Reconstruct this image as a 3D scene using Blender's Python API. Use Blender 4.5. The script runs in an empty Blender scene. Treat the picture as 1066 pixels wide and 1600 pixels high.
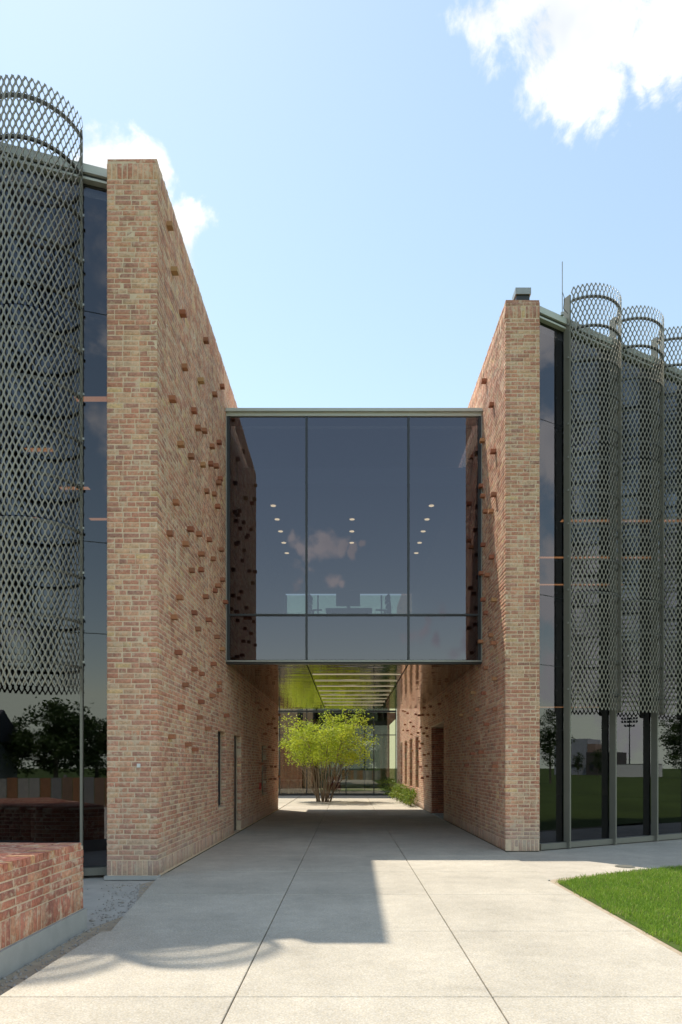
import bpy, math, random
import numpy as np
from mathutils import Vector, Matrix

R = math.radians
rnd = random.Random(7)
nr = np.random.RandomState(11)
SC = bpy.context.scene
COL = SC.collection

# ------------------------------------------------------------------ camera
cam_d = bpy.data.cameras.new('camera')
cam = bpy.data.objects.new('camera', cam_d); COL.objects.link(cam)
cam.location = (0, 0, 1.45); cam.rotation_euler = (R(90), 0, 0)
cam_d.sensor_fit = 'AUTO'; cam_d.sensor_width = 36; cam_d.lens = 23.985
cam_d.shift_x = -11 / 1600; cam_d.shift_y = 398 / 1600
cam_d.clip_start = .05; cam_d.clip_end = 3000
SC.camera = cam

# ------------------------------------------------------------------ light
SUN = Vector((-2.87, 3.37, 9.5)).normalized()          # towards the sun
ELEV = math.asin(SUN.z); AZ = math.atan2(SUN.x, SUN.y)
SKY_STRENGTH = .15
sl = bpy.data.lights.new('sun', 'SUN'); sl.energy = 2.9; sl.angle = R(.6); sl.color = (1, .91, .77)
so = bpy.data.objects.new('sun', sl); COL.objects.link(so)
so.rotation_euler = SUN.to_track_quat('Z', 'Y').to_euler(); so.location = (-30, 30, 60)

def cdir(px, py, back=False):
    v = Vector(((px - 544) / 1066, -1 if back else 1, (1198 - py) / 1066))
    return v.normalized()

def build_world():
    w = bpy.data.worlds.new('World'); SC.world = w; w.use_nodes = True
    nt = w.node_tree; nt.nodes.clear(); N = nt.nodes.new; L = nt.links.new
    out = N('ShaderNodeOutputWorld'); bg = N('ShaderNodeBackground'); L(bg.outputs[0], out.inputs[0])
    bg.inputs[1].default_value = SKY_STRENGTH
    sky = N('ShaderNodeTexSky'); sky.sky_type = 'NISHITA'; sky.sun_disc = False
    sky.sun_elevation = ELEV; sky.sun_rotation = AZ
    sky.altitude = 200; sky.air_density = 1.4; sky.dust_density = .3; sky.ozone_density = .8
    tc = N('ShaderNodeTexCoord')
    sx = N('ShaderNodeSeparateXYZ'); L(tc.outputs['Generated'], sx.inputs[0])
    zx = N('ShaderNodeMath'); zx.operation = 'MAXIMUM'; L(sx.outputs[2], zx.inputs[0]); zx.inputs[1].default_value = .10      # haze evens out the last degrees above the horizon
    cx = N('ShaderNodeCombineXYZ'); L(sx.outputs[0], cx.inputs[0]); L(sx.outputs[1], cx.inputs[1]); L(zx.outputs[0], cx.inputs[2])
    L(cx.outputs[0], sky.inputs[0])
    n1 = N('ShaderNodeTexNoise'); n1.inputs['Scale'].default_value = 12; n1.inputs['Detail'].default_value = 12
    n1.inputs['Roughness'].default_value = .64; n1.inputs['Distortion'].default_value = .25
    L(tc.outputs['Generated'], n1.inputs['Vector'])
    nw = N('ShaderNodeTexNoise'); nw.inputs['Scale'].default_value = 13; nw.inputs['Detail'].default_value = 4
    L(tc.outputs['Generated'], nw.inputs['Vector'])
    w1 = N('ShaderNodeVectorMath'); w1.operation = 'SUBTRACT'; L(nw.outputs['Color'], w1.inputs[0]); w1.inputs[1].default_value = (.5, .5, .5)
    w2 = N('ShaderNodeVectorMath'); w2.operation = 'MULTIPLY_ADD'; L(w1.outputs[0], w2.inputs[0]); w2.inputs[1].default_value = (.13, .13, .09); L(tc.outputs['Generated'], w2.inputs[2])
    blobs = []                                           # (direction, angular radius)
    def px(x, y, r, back=False): blobs.append((cdir(x, y, back), r / 1066 * .72))
    for b in ((800, 15, 88), (895, 50, 108), (860, 125, 72), (950, 40, 60), (1035, 100, 72), (735, 5, 50), (880, -60, 120), (985, 130, 46), (1075, 60, 66)): px(*b)
    for b in ((150, 268, 62), (205, 275, 62), (250, 335, 62), (285, 335, 42), (180, 340, 75), (60, 300, 55)): px(*b)
    # behind the viewer, over the lawn
    for b in ((425, 870, 20), (450, 862, 24), (475, 868, 22), (500, 856, 26), (525, 852, 22), (550, 858, 16), (575, 856, 12), (462, 912, 20), (485, 902, 15), (528, 914, 26), (545, 918, 16), (655, 985, 32), (700, 972, 34), (735, 1010, 50), (690, 1008, 26)): px(*b, back=True)
    rc = random.Random(5)
    for k in range(26):
        a = rc.uniform(-.9, 2.2) ; side = 1 if k % 2 else -1
        el = rc.uniform(.10, .9)
        c = Vector((side * math.cos(el) * math.cos(a * .5), -abs(math.sin(a * .5)) * math.cos(el), math.sin(el))).normalized()
        for q in range(3):
            j = Vector((rc.uniform(-.12, .12), rc.uniform(-.12, .12), rc.uniform(-.03, .03)))
            blobs.append(((c + j).normalized(), rc.uniform(.06, .12)))
    acc = None
    for c, r in blobs:
        d = N('ShaderNodeVectorMath'); d.operation = 'DISTANCE'
        L(w2.outputs[0], d.inputs[0]); d.inputs[1].default_value = c
        m = N('ShaderNodeMath'); m.operation = 'MULTIPLY_ADD'
        L(d.outputs['Value'], m.inputs[0]); m.inputs[1].default_value = -1 / r; m.inputs[2].default_value = 1
        if acc is None: acc = m
        else:
            x = N('ShaderNodeMath'); x.operation = 'MAXIMUM'
            L(acc.outputs[0], x.inputs[0]); L(m.outputs[0], x.inputs[1]); acc = x
    ns = N('ShaderNodeMath'); ns.operation = 'MULTIPLY_ADD'; L(n1.outputs['Fac'], ns.inputs[0])
    ns.inputs[1].default_value = 3.6; ns.inputs[2].default_value = -1.8
    cl = N('ShaderNodeMath'); cl.operation = 'MAXIMUM'; L(acc.outputs[0], cl.inputs[0]); cl.inputs[1].default_value = -1.2
    sm = N('ShaderNodeMath'); sm.operation = 'ADD'; L(cl.outputs[0], sm.inputs[0]); L(ns.outputs[0], sm.inputs[1])
    mr = N('ShaderNodeMapRange'); mr.interpolation_type = 'SMOOTHSTEP'; L(sm.outputs[0], mr.inputs['Value'])
    mr.inputs['From Min'].default_value = .0; mr.inputs['From Max'].default_value = .75
    n2 = N('ShaderNodeTexNoise'); n2.inputs['Scale'].default_value = 7; n2.inputs['Detail'].default_value = 4
    L(tc.outputs['Generated'], n2.inputs['Vector'])
    cr = N('ShaderNodeMix'); cr.data_type = 'RGBA'
    cv = 1.0 / SKY_STRENGTH
    cr.inputs[6].default_value = (.52 * cv, .55 * cv, .58 * cv, 1); cr.inputs[7].default_value = (.78 * cv, .77 * cv, .75 * cv, 1)
    mr2 = N('ShaderNodeMapRange'); L(n2.outputs['Fac'], mr2.inputs['Value'])
    mr2.inputs['From Min'].default_value = .36; mr2.inputs['From Max'].default_value = .56
    L(mr2.outputs[0], cr.inputs[0])
    mx = N('ShaderNodeMix'); mx.data_type = 'RGBA'
    wb = N('ShaderNodeMix'); wb.data_type = 'RGBA'; wb.blend_type = 'MULTIPLY'; wb.inputs[0].default_value = 1
    L(sky.outputs[0], wb.inputs[6]); wb.inputs[7].default_value = (1.05, .955, .80, 1)      # camera white balance, whole sky
    L(mr.outputs[0], mx.inputs[0]); L(wb.outputs[2], mx.inputs[6]); L(cr.outputs[2], mx.inputs[7])
    L(mx.outputs[2], bg.inputs[0])
build_world()
SC.view_settings.view_transform = 'Standard'; SC.view_settings.look = 'None'
SC.view_settings.gamma = 1; SC.view_settings.use_curve_mapping = False
SC.view_settings.exposure = .76
SC.cycles.use_denoising = True
SC.cycles.max_bounces = 12; SC.cycles.diffuse_bounces = 8; SC.cycles.glossy_bounces = 6
SC.cycles.transparent_max_bounces = 24; SC.cycles.transmission_bounces = 6
SC.cycles.caustics_reflective = False; SC.cycles.caustics_refractive = False
SC.cycles.sample_clamp_indirect = 6

# ------------------------------------------------------------------ helpers
class MB:
    def __init__(s): s.v = []; s.f = []
    def box(s, c, size, rz=0.0, M=None):
        x, y, z = size[0] / 2, size[1] / 2, size[2] / 2
        rot = Matrix.Rotation(rz, 3, 'Z') if M is None else M
        n = len(s.v); c = Vector(c)
        for p in ((-x, -y, -z), (x, -y, -z), (x, y, -z), (-x, y, -z), (-x, -y, z), (x, -y, z), (x, y, z), (-x, y, z)):
            s.v.append(tuple(c + rot @ Vector(p)))
        for q in ((0, 3, 2, 1), (4, 5, 6, 7), (0, 1, 5, 4), (1, 2, 6, 5), (2, 3, 7, 6), (3, 0, 4, 7)):
            s.f.append(tuple(n + i for i in q))
        return s
    def prism(s, poly, z0, z1):
        n = len(s.v); k = len(poly)
        for (x, y) in poly: s.v.append((x, y, z0))
        for (x, y) in poly: s.v.append((x, y, z1))
        s.f.append(tuple(range(n + k - 1, n - 1, -1))); s.f.append(tuple(range(n + k, n + 2 * k)))
        for i in range(k):
            j = (i + 1) % k; s.f.append((n + i, n + j, n + k + j, n + k + i))
        return s
    def quad(s, a, b, c, d):
        n = len(s.v); s.v += [tuple(a), tuple(b), tuple(c), tuple(d)]; s.f.append((n, n + 1, n + 2, n + 3)); return s
    def tube(s, pts, rad, seg=8):
        pts = [Vector(p) for p in pts]; n0 = len(s.v)
        rads = rad if isinstance(rad, (list, tuple)) else [rad] * len(pts)
        for i, p in enumerate(pts):
            t = (pts[min(i + 1, len(pts) - 1)] - pts[max(i - 1, 0)]).normalized()
            a = t.orthogonal().normalized() if abs(t.z) > .95 else t.cross(Vector((0, 0, 1))).normalized()
            b = t.cross(a)
            for k in range(seg):
                th = 2 * math.pi * k / seg
                s.v.append(tuple(p + (a * math.cos(th) + b * math.sin(th)) * rads[i]))
        for i in range(len(pts) - 1):
            for k in range(seg):
                a0 = n0 + i * seg + k; b0 = n0 + i * seg + (k + 1) % seg
                s.f.append((a0, b0, b0 + seg, a0 + seg))
        s.f.append(tuple(n0 + k for k in range(seg))[::-1]); e = n0 + (len(pts) - 1) * seg
        s.f.append(tuple(e + k for k in range(seg)))
        return s
    def mesh(s, name):
        me = bpy.data.meshes.new(name); me.from_pydata(s.v, [], s.f); me.update(); return me
    def build(s, name, mat, parent=None, loc=None, smooth=False, tint=False):
        me = s.mesh(name)
        if tint:
            a = me.attributes.new('tint', 'FLOAT', 'POINT'); a.data.foreach_set('value', np.repeat(nr.uniform(0, 1, len(s.v) // 8), 8).astype(np.float32))
        if mat: me.materials.append(mat)
        if smooth: me.polygons.foreach_set('use_smooth', [True] * len(me.polygons))
        return link(name, me, parent, loc)

def link(name, data, parent=None, loc=None):
    o = bpy.data.objects.new(name, data); COL.objects.link(o)
    if parent: o.parent = parent
    if loc is not None: o.location = loc
    return o
def tag(o, label=None, cat=None, group=None, kind=None):
    if label: o['label'] = label
    if cat: o['category'] = cat
    if group: o['group'] = group
    if kind: o['kind'] = kind
    return o
def empty(name, loc=(0, 0, 0), rz=0, **k):
    o = link(name, None, None, loc); o.rotation_euler = (0, 0, rz); o.empty_display_size = .2
    return tag(o, **k)
def bx(name, c, size, mat, parent=None, rz=0):
    return MB().box((0, 0, 0), size).build(name, mat, parent, c) if rz == 0 else _rz(MB().box((0, 0, 0), size).build(name, mat, parent, c), rz)
def _rz(o, rz): o.rotation_euler = (0, 0, rz); return o
def np_mesh(name, V, F, mat, attrs=None):
    me = bpy.data.meshes.new(name)
    V = np.asarray(V, np.float32); F = np.asarray(F, np.int32); nf, k = F.shape
    me.vertices.add(len(V)); me.vertices.foreach_set('co', V.ravel())
    me.loops.add(nf * k); me.loops.foreach_set('vertex_index', F.ravel())
    me.polygons.add(nf); me.polygons.foreach_set('loop_start', np.arange(0, nf * k, k, dtype=np.int32))
    me.polygons.foreach_set('loop_total', np.full(nf, k, np.int32))
    if mat: me.materials.append(mat)
    me.update(calc_edges=True)
    for nm, arr in (attrs or {}).items():
        a = me.attributes.new(nm, 'FLOAT', 'POINT'); a.data.foreach_set('value', np.asarray(arr, np.float32))
    return me

# ------------------------------------------------------------------ materials
def mat(name):
    m = bpy.data.materials.new(name); m.use_nodes = True
    nt = m.node_tree; nt.nodes.clear()
    out = nt.nodes.new('ShaderNodeOutputMaterial')
    return m, nt, nt.nodes.new, nt.links.new, out
def pbr(name, col, rough=.6, metal=0.0, var=.12, scale=6.0, bump=0.0, bscale=80, spec=.5, emit=None, es=0):
    m, nt, N, L, out = mat(name)
    p = N('ShaderNodeBsdfPrincipled'); L(p.outputs[0], out.inputs[0])
    g = N('ShaderNodeNewGeometry'); n = N('ShaderNodeTexNoise'); n.inputs['Scale'].default_value = scale; n.inputs['Detail'].default_value = 6
    L(g.outputs['Position'], n.inputs['Vector'])
    mx = N('ShaderNodeMix'); mx.data_type = 'RGBA'
    mx.inputs[6].default_value = tuple(c * (1 - var) for c in col) + (1,); mx.inputs[7].default_value = tuple(min(1, c * (1 + var)) for c in col) + (1,)
    L(n.outputs['Fac'], mx.inputs[0]); L(mx.outputs[2], p.inputs['Base Color'])
    p.inputs['Roughness'].default_value = rough; p.inputs['Metallic'].default_value = metal
    p.inputs['Specular IOR Level'].default_value = spec
    if emit: p.inputs['Emission Color'].default_value = emit + (1,); p.inputs['Emission Strength'].default_value = es
    if bump:
        n2 = N('ShaderNodeTexNoise'); n2.inputs['Scale'].default_value = bscale; n2.inputs['Detail'].default_value = 5
        L(g.outputs['Position'], n2.inputs['Vector'])
        b = N('ShaderNodeBump'); b.inputs['Strength'].default_value = bump; b.inputs['Distance'].default_value = .01
        L(n2.outputs['Fac'], b.inputs['Height']); L(b.outputs[0], p.inputs['Normal'])
    return m
def glass(name, tint, ior=2.1, refl=(1, 1, 1), wave=.0):
    m, nt, N, L, out = mat(name)
    t = N('ShaderNodeBsdfTransparent'); t.inputs[0].default_value = tint + (1,)
    g = N('ShaderNodeBsdfGlossy'); g.inputs['Roughness'].default_value = 0; g.inputs[0].default_value = refl + (1,)
    f = N('ShaderNodeFresnel'); f.inputs[0].default_value = ior
    mx = N('ShaderNodeMixShader'); gb = N('ShaderNodeNewGeometry'); fb = N('ShaderNodeMath'); fb.operation = 'SUBTRACT'; fb.inputs[0].default_value = 1; L(gb.outputs['Backfacing'], fb.inputs[1])
    ff = N('ShaderNodeMath'); ff.operation = 'MULTIPLY'; L(f.outputs[0], ff.inputs[0]); L(fb.outputs[0], ff.inputs[1])
    L(ff.outputs[0], mx.inputs[0]); L(t.outputs[0], mx.inputs[1]); L(g.outputs[0], mx.inputs[2])
    if wave:
        ge = N('ShaderNodeNewGeometry'); n = N('ShaderNodeTexNoise'); n.inputs['Scale'].default_value = .5; n.inputs['Detail'].default_value = 1
        L(ge.outputs['Position'], n.inputs['Vector'])
        b = N('ShaderNodeBump'); b.inputs['Strength'].default_value = wave; b.inputs['Distance'].default_value = .02
        L(n.outputs['Fac'], b.inputs['Height']); L(b.outputs[0], g.inputs['Normal'])
    L(mx.outputs[0], out.inputs[0])
    return m

MORTAR = (.70, .55, .40)
def brick_mat(name, wash=.5, dirt=False, deep=False):
    m, nt, N, L, out = mat(name)
    p = N('ShaderNodeBsdfPrincipled'); L(p.outputs[0], out.inputs[0])
    at = N('ShaderNodeAttribute'); at.attribute_name = 'tint'
    oi = N('ShaderNodeObjectInfo')
    ad = N('ShaderNodeMath'); ad.operation = 'ADD'; L(at.outputs['Fac'], ad.inputs[0]); L(oi.outputs['Random'], ad.inputs[1])
    fr = N('ShaderNodeMath'); fr.operation = 'FRACT'; L(ad.outputs[0], fr.inputs[0])
    cr = N('ShaderNodeValToRGB'); cr.color_ramp.interpolation = 'CONSTANT'
    cols = [(.0, (.45, .185, .125)), (.13, (.52, .25, .17)), (.27, (.58, .34, .23)), (.38, (.36, .17, .13)), (.47, (.48, .235, .175)),
            (.60, (.58, .39, .26)), (.70, (.42, .20, .155)), (.78, (.60, .43, .28)), (.82, (.30, .15, .125)), (.86, (.58, .43, .31)), (.92, (.53, .26, .16)), (.982, (.64, .49, .26))]
    cols = [(q, (c[0] * 1.25 + .02, c[1] * 1.14 + .02, c[2] * 1.05 + .02)) for q, c in cols]
    cols = [(q, tuple(c[i] * .68 + (.58, .37, .27)[i] * .32 for i in range(3))) for q, c in cols]
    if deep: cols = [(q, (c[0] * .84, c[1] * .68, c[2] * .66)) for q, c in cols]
    el = cr.color_ramp.elements
    el[0].position = 0; el[0].color = cols[0][1] + (1,)
    el[1].position = cols[1][0]; el[1].color = cols[1][1] + (1,)
    for q, c in cols[2:]:
        e = el.new(q); e.color = c + (1,)
    L(fr.outputs[0], cr.inputs[0])
    g = N('ShaderNodeNewGeometry')
    n1 = N('ShaderNodeTexNoise'); n1.inputs['Scale'].default_value = 32; n1.inputs['Detail'].default_value = 6; n1.inputs['Roughness'].default_value = .65
    L(g.outputs['Position'], n1.inputs['Vector'])
    hv = N('ShaderNodeMapRange'); L(n1.outputs['Fac'], hv.inputs['Value']); hv.inputs['From Min'].default_value = .3; hv.inputs['From Max'].default_value = .7
    hv.inputs['To Min'].default_value = .68; hv.inputs['To Max'].default_value = 1.3
    mu = N('ShaderNodeMix'); mu.data_type = 'RGBA'; mu.blend_type = 'MULTIPLY'; mu.inputs[0].default_value = 1
    L(cr.outputs[0], mu.inputs[6]); L(hv.outputs[0], mu.inputs[7])
    nl_ = N('ShaderNodeTexNoise'); nl_.inputs['Scale'].default_value = .45; nl_.inputs['Detail'].default_value = 5
    L(g.outputs['Position'], nl_.inputs['Vector'])
    lv = N('ShaderNodeMapRange'); L(nl_.outputs['Fac'], lv.inputs['Value']); lv.inputs['From Min'].default_value = .3; lv.inputs['From Max'].default_value = .7
    lv.inputs['To Min'].default_value = .84; lv.inputs['To Max'].default_value = 1.12
    sm_ = N('ShaderNodeMapping'); sm_.inputs['Scale'].default_value = (3.2, 3.2, .22); L(g.outputs['Position'], sm_.inputs[0])
    ns_ = N('ShaderNodeTexNoise'); ns_.inputs['Scale'].default_value = 1; ns_.inputs['Detail'].default_value = 6; L(sm_.outputs[0], ns_.inputs['Vector'])
    sv = N('ShaderNodeMapRange'); L(ns_.outputs['Fac'], sv.inputs['Value']); sv.inputs['From Min'].default_value = .34; sv.inputs['From Max'].default_value = .62
    sv.inputs['To Min'].default_value = .84; sv.inputs['To Max'].default_value = 1.05
    lw_ = N('ShaderNodeMath'); lw_.operation = 'MULTIPLY'; L(lv.outputs[0], lw_.inputs[0]); L(sv.outputs[0], lw_.inputs[1]); lv = lw_
    # mortar smeared over the faces
    n2 = N('ShaderNodeTexNoise'); n2.inputs['Scale'].default_value = 11; n2.inputs['Detail'].default_value = 7; n2.inputs['Roughness'].default_value = .7
    L(g.outputs['Position'], n2.inputs['Vector'])
    n3 = N('ShaderNodeTexNoise'); n3.inputs['Scale'].default_value = 1.1; n3.inputs['Detail'].default_value = 3
    L(g.outputs['Position'], n3.inputs['Vector'])
    sm = N('ShaderNodeMath'); sm.operation = 'MULTIPLY_ADD'; L(n3.outputs['Fac'], sm.inputs[0]); sm.inputs[1].default_value = .2; L(n2.outputs['Fac'], sm.inputs[2])
    mr = N('ShaderNodeMapRange'); L(sm.outputs[0], mr.inputs['Value']); mr.inputs['From Min'].default_value = .78 - wash * .22; mr.inputs['From Max'].default_value = .90 - wash * .22
    mr.inputs['To Max'].default_value = .85
    mm = N('ShaderNodeMix'); mm.data_type = 'RGBA'; L(mr.outputs[0], mm.inputs[0]); L(mu.outputs[2], mm.inputs[6]); mm.inputs[7].default_value = MORTAR + (1,)
    ml = N('ShaderNodeMix'); ml.data_type = 'RGBA'; ml.blend_type = 'MULTIPLY'; ml.inputs[0].default_value = 1
    L(mm.outputs[2], ml.inputs[6]); L(lv.outputs[0], ml.inputs[7]); col = ml.outputs[2]
    if dirt:
        sp = N('ShaderNodeSeparateXYZ'); L(g.outputs['Position'], sp.inputs[0])
        dn = N('ShaderNodeMath'); dn.operation = 'MULTIPLY_ADD'; L(n3.outputs['Fac'], dn.inputs[0]); dn.inputs[1].default_value = -.7; L(sp.outputs['Z'], dn.inputs[2])
        dr = N('ShaderNodeMapRange'); L(dn.outputs[0], dr.inputs['Value']); dr.inputs['From Min'].default_value = -.3; dr.inputs['From Max'].default_value = .25
        dr.inputs['To Min'].default_value = .5; dr.inputs['To Max'].default_value = 0
        dm = N('ShaderNodeMix'); dm.data_type = 'RGBA'; L(dr.outputs[0], dm.inputs[0]); L(col, dm.inputs[6]); dm.inputs[7].default_value = (.46, .42, .36, 1)
        col = dm.outputs[2]
    L(col, p.inputs['Base Color']); p.inputs['Roughness'].default_value = .92; p.inputs['Specular IOR Level'].default_value = .2
    b = N('ShaderNodeBump'); b.inputs['Strength'].default_value = .5; b.inputs['Distance'].default_value = .006
    L(n1.outputs['Fac'], b.inputs['Height']); L(b.outputs[0], p.inputs['Normal'])
    return m
M = {}
M['brick'] = brick_mat('reclaimed_brick', .72, True)
M['brick_clean'] = brick_mat('red_brick', .75, False, True)
M['brick_shaded'] = brick_mat('shaded_red_brick', -.6, False, True)  # darker brick copy: the door recess's shade is put into the colour
M['brick_red'] = pbr('rust_brick', (.34, .12, .065), .9, var=.45, scale=9, bump=.4)
def brick_out():
    m = M['brick_red'].copy(); nt = m.node_tree; m.name = 'projecting_brick'
    p = [n for n in nt.nodes if n.type == 'BSDF_PRINCIPLED'][0]; old = p.inputs['Base Color'].links[0].from_socket
    oi = nt.nodes.new('ShaderNodeObjectInfo'); cr = nt.nodes.new('ShaderNodeValToRGB'); nt.links.new(oi.outputs['Random'], cr.inputs[0])
    e = cr.color_ramp.elements; e[0].color = (.26, .10, .065, 1); e[1].color = (.50, .33, .16, 1)
    for q, c in ((.3, (.38, .15, .085, 1)), (.55, (.30, .15, .09, 1)), (.8, (.44, .20, .11, 1))):
        x = e.new(q); x.color = c
    mx = nt.nodes.new('ShaderNodeMix'); mx.data_type = 'RGBA'; mx.blend_type = 'MIX'; mx.inputs[0].default_value = .75
    nt.links.new(old, mx.inputs[6]); nt.links.new(cr.outputs[0], mx.inputs[7]); nt.links.new(mx.outputs[2], p.inputs['Base Color'])
    return m
M['brick_out'] = brick_out()
M['mortar'] = pbr('mortar', MORTAR, .95, var=.22, scale=18, bump=.5, bscale=150, spec=.2)
M['frame'] = pbr('dark_bronze_frame', (.045, .05, .055), .4, .3, var=.1)
M['coping'] = pbr('grey_green_coping', (.50, .53, .50), .5, .1, var=.06)
M['fin'] = pbr('grey_fin_metal', (.20, .195, .165), .5, .15, var=.1)
M['steel'] = pbr('galvanised_steel', (.36, .36, .33), .42, .7, var=.2, scale=20)
M['mesh'] = pbr('expanded_metal', (.29, .27, .225), .34, .6, var=.32, scale=2.2)
M['hoop'] = pbr('hoop_metal', (.10, .10, .095), .5, .4, var=.1)
M['glass'] = glass('tinted_glass', (.36, .38, .42), 1.95, (.92, .92, 1))
M['glass_bridge'] = glass('bridge_glass', (.38, .40, .42), 2.2, (.92, .88, 1), .0)
M['glass_rear'] = glass('rear_glass', (.74, .80, .68), 1.5)
M['glass_court'] = glass('courtyard_glass', (.62, .62, .54), 2.2, (1, .98, .93))
M['shadow_box'] = pbr('spandrel_back', (.03, .032, .038), .7)
M['dark'] = pbr('dark_interior', (.05, .05, .055), .8)
M['ceil'] = pbr('interior_ceiling', (.16, .165, .18), .8)
M['wall_in'] = pbr('interior_wall', (.22, .23, .25), .85)
M['roof'] = pbr('pale_roof_membrane', (.62, .60, .56), .85)
M['concrete'] = pbr('footing_concrete', (.40, .40, .385), .85, var=.18, scale=7, bump=.3)
M['lamp'] = pbr('warm_lamp', (.9, .85, .75), .5, emit=(1, .70, .38), es=2.6)
M['lamp_orange'] = pbr('pendant_lamp', (.9, .8, .6), .5, emit=(1, .40, .13), es=1.15)
M['led'] = pbr('led_strip', (.8, .78, .7), .5, emit=(1, .84, .56), es=.5)
M['white'] = pbr('white_paint', (.72, .72, .70), .6)
M['bark'] = pbr('bark', (.20, .155, .115), .9, var=.4, scale=30)
M['chair'] = pbr('chair_black', (.03, .03, .032), .6)
M['table'] = pbr('table_white', (.60, .58, .54), .5)
M['red'] = pbr('red_fabric', (.42, .05, .04), .8)
M['curtain'] = pbr('brown_curtain', (.30, .21, .13), .9, var=.25)

def soffit_mat():
    m, nt, N, L, out = mat('polished_soffit')
    p = N('ShaderNodeBsdfPrincipled'); L(p.outputs[0], out.inputs[0])
    p.inputs['Base Color'].default_value = (.43, .37, .31, 1); p.inputs['Metallic'].default_value = 1; p.inputs['Roughness'].default_value = .06
    g = N('ShaderNodeNewGeometry'); mp = N('ShaderNodeMapping'); mp.inputs['Scale'].default_value = (1.0, 2.6, 1)
    L(g.outputs['Position'], mp.inputs[0])
    n = N('ShaderNodeTexNoise'); n.inputs['Scale'].default_value = .9; n.inputs['Detail'].default_value = 2
    L(mp.outputs[0], n.inputs['Vector'])
    b = N('ShaderNodeBump'); b.inputs['Strength'].default_value = .10; b.inputs['Distance'].default_value = .12
    L(n.outputs['Fac'], b.inputs['Height']); L(b.outputs[0], p.inputs['Normal'])
    return m
M['soffit'] = soffit_mat()

def paving_mat(name, base, speck=.5, smooth=False):
    m, nt, N, L, out = mat(name)
    p = N('ShaderNodeBsdfPrincipled'); L(p.outputs[0], out.inputs[0]); p.inputs['Roughness'].default_value = .9; p.inputs['Specular IOR Level'].default_value = .25
    g = N('ShaderNodeNewGeometry'); oi = N('ShaderNodeObjectInfo')
    def noise(s, d, r=.5):
        n = N('ShaderNodeTexNoise'); n.inputs['Scale'].default_value = s; n.inputs['Detail'].default_value = d; n.inputs['Roughness'].default_value = r
        L(g.outputs['Position'], n.inputs['Vector']); return n.outputs['Fac']
    def rng(v, a, b, c, d):
        r = N('ShaderNodeMapRange'); L(v, r.inputs['Value'])
        for k, x in zip(('From Min', 'From Max', 'To Min', 'To Max'), (a, b, c, d)): r.inputs[k].default_value = x
        return r.outputs[0]
    def mul(a, b):
        x = N('ShaderNodeMath'); x.operation = 'MULTIPLY'; L(a, x.inputs[0]); L(b, x.inputs[1]); return x.outputs[0]
    v = mul(rng(noise(.55, 6, .65), .3, .7, .80, 1.12), rng(oi.outputs['Random'], 0, 1, .94, 1.04))
    v = mul(v, rng(noise(4.2, 8, .75), .3, .7, .89, 1.07))
    v = mul(v, rng(noise(70 if not smooth else 160, 3, .7), .33, .67, 1 - speck * .5, 1 + speck * .42))
    v = mul(v, rng(noise(1.25, 9, .72), .56, .70, 1.0, .86)); v = mul(v, rng(noise(.9, 10, .8), .36, .30, 1.0, 1.08))
    vo = N('ShaderNodeTexVoronoi'); vo.inputs['Scale'].default_value = 110; L(g.outputs['Position'], vo.inputs['Vector'])
    sp = N('ShaderNodeSeparateColor'); L(vo.outputs['Color'], sp.inputs[0])
    v = mul(v, rng(sp.outputs[0], 0, 1, 1 - speck * .36, 1 + speck * .30))
    mx = N('ShaderNodeMix'); mx.data_type = 'RGBA'; mx.blend_type = 'MULTIPLY'; mx.inputs[0].default_value = 1
    hue = N('ShaderNodeMix'); hue.data_type = 'RGBA'; hue.inputs[6].default_value = tuple(base) + (1,)
    hue.inputs[7].default_value = (base[0] * .93, base[1] * .88, base[2] * .78, 1)
    L(sp.outputs[1], hue.inputs[0]); L(hue.outputs[2], mx.inputs[6]); L(v, mx.inputs[7])
    L(mx.outputs[2], p.inputs['Base Color'])
    b = N('ShaderNodeBump'); b.inputs['Strength'].default_value = .35; b.inputs['Distance'].default_value = .004
    L(vo.outputs['Distance'], b.inputs['Height']); L(b.outputs[0], p.inputs['Normal'])
    return m
M['paving'] = paving_mat('exposed_aggregate', (.575, .54, .475), .34)
M['path'] = paving_mat('smooth_concrete', (.57, .53, .47), .25, True)
M['joint'] = pbr('joint_filler', (.11, .09, .07), .95)
M['soil'] = pbr('bare_soil', (.43, .35, .255), .95, var=.35, scale=9, bump=.8, bscale=60)
M['dust'] = pbr('dusty_ground', (.47, .44, .39), .95, var=.25, scale=5, bump=.5, bscale=70)
M['stone'] = pbr('pebble', (.40, .37, .33), .9, var=.4, scale=40)
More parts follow.
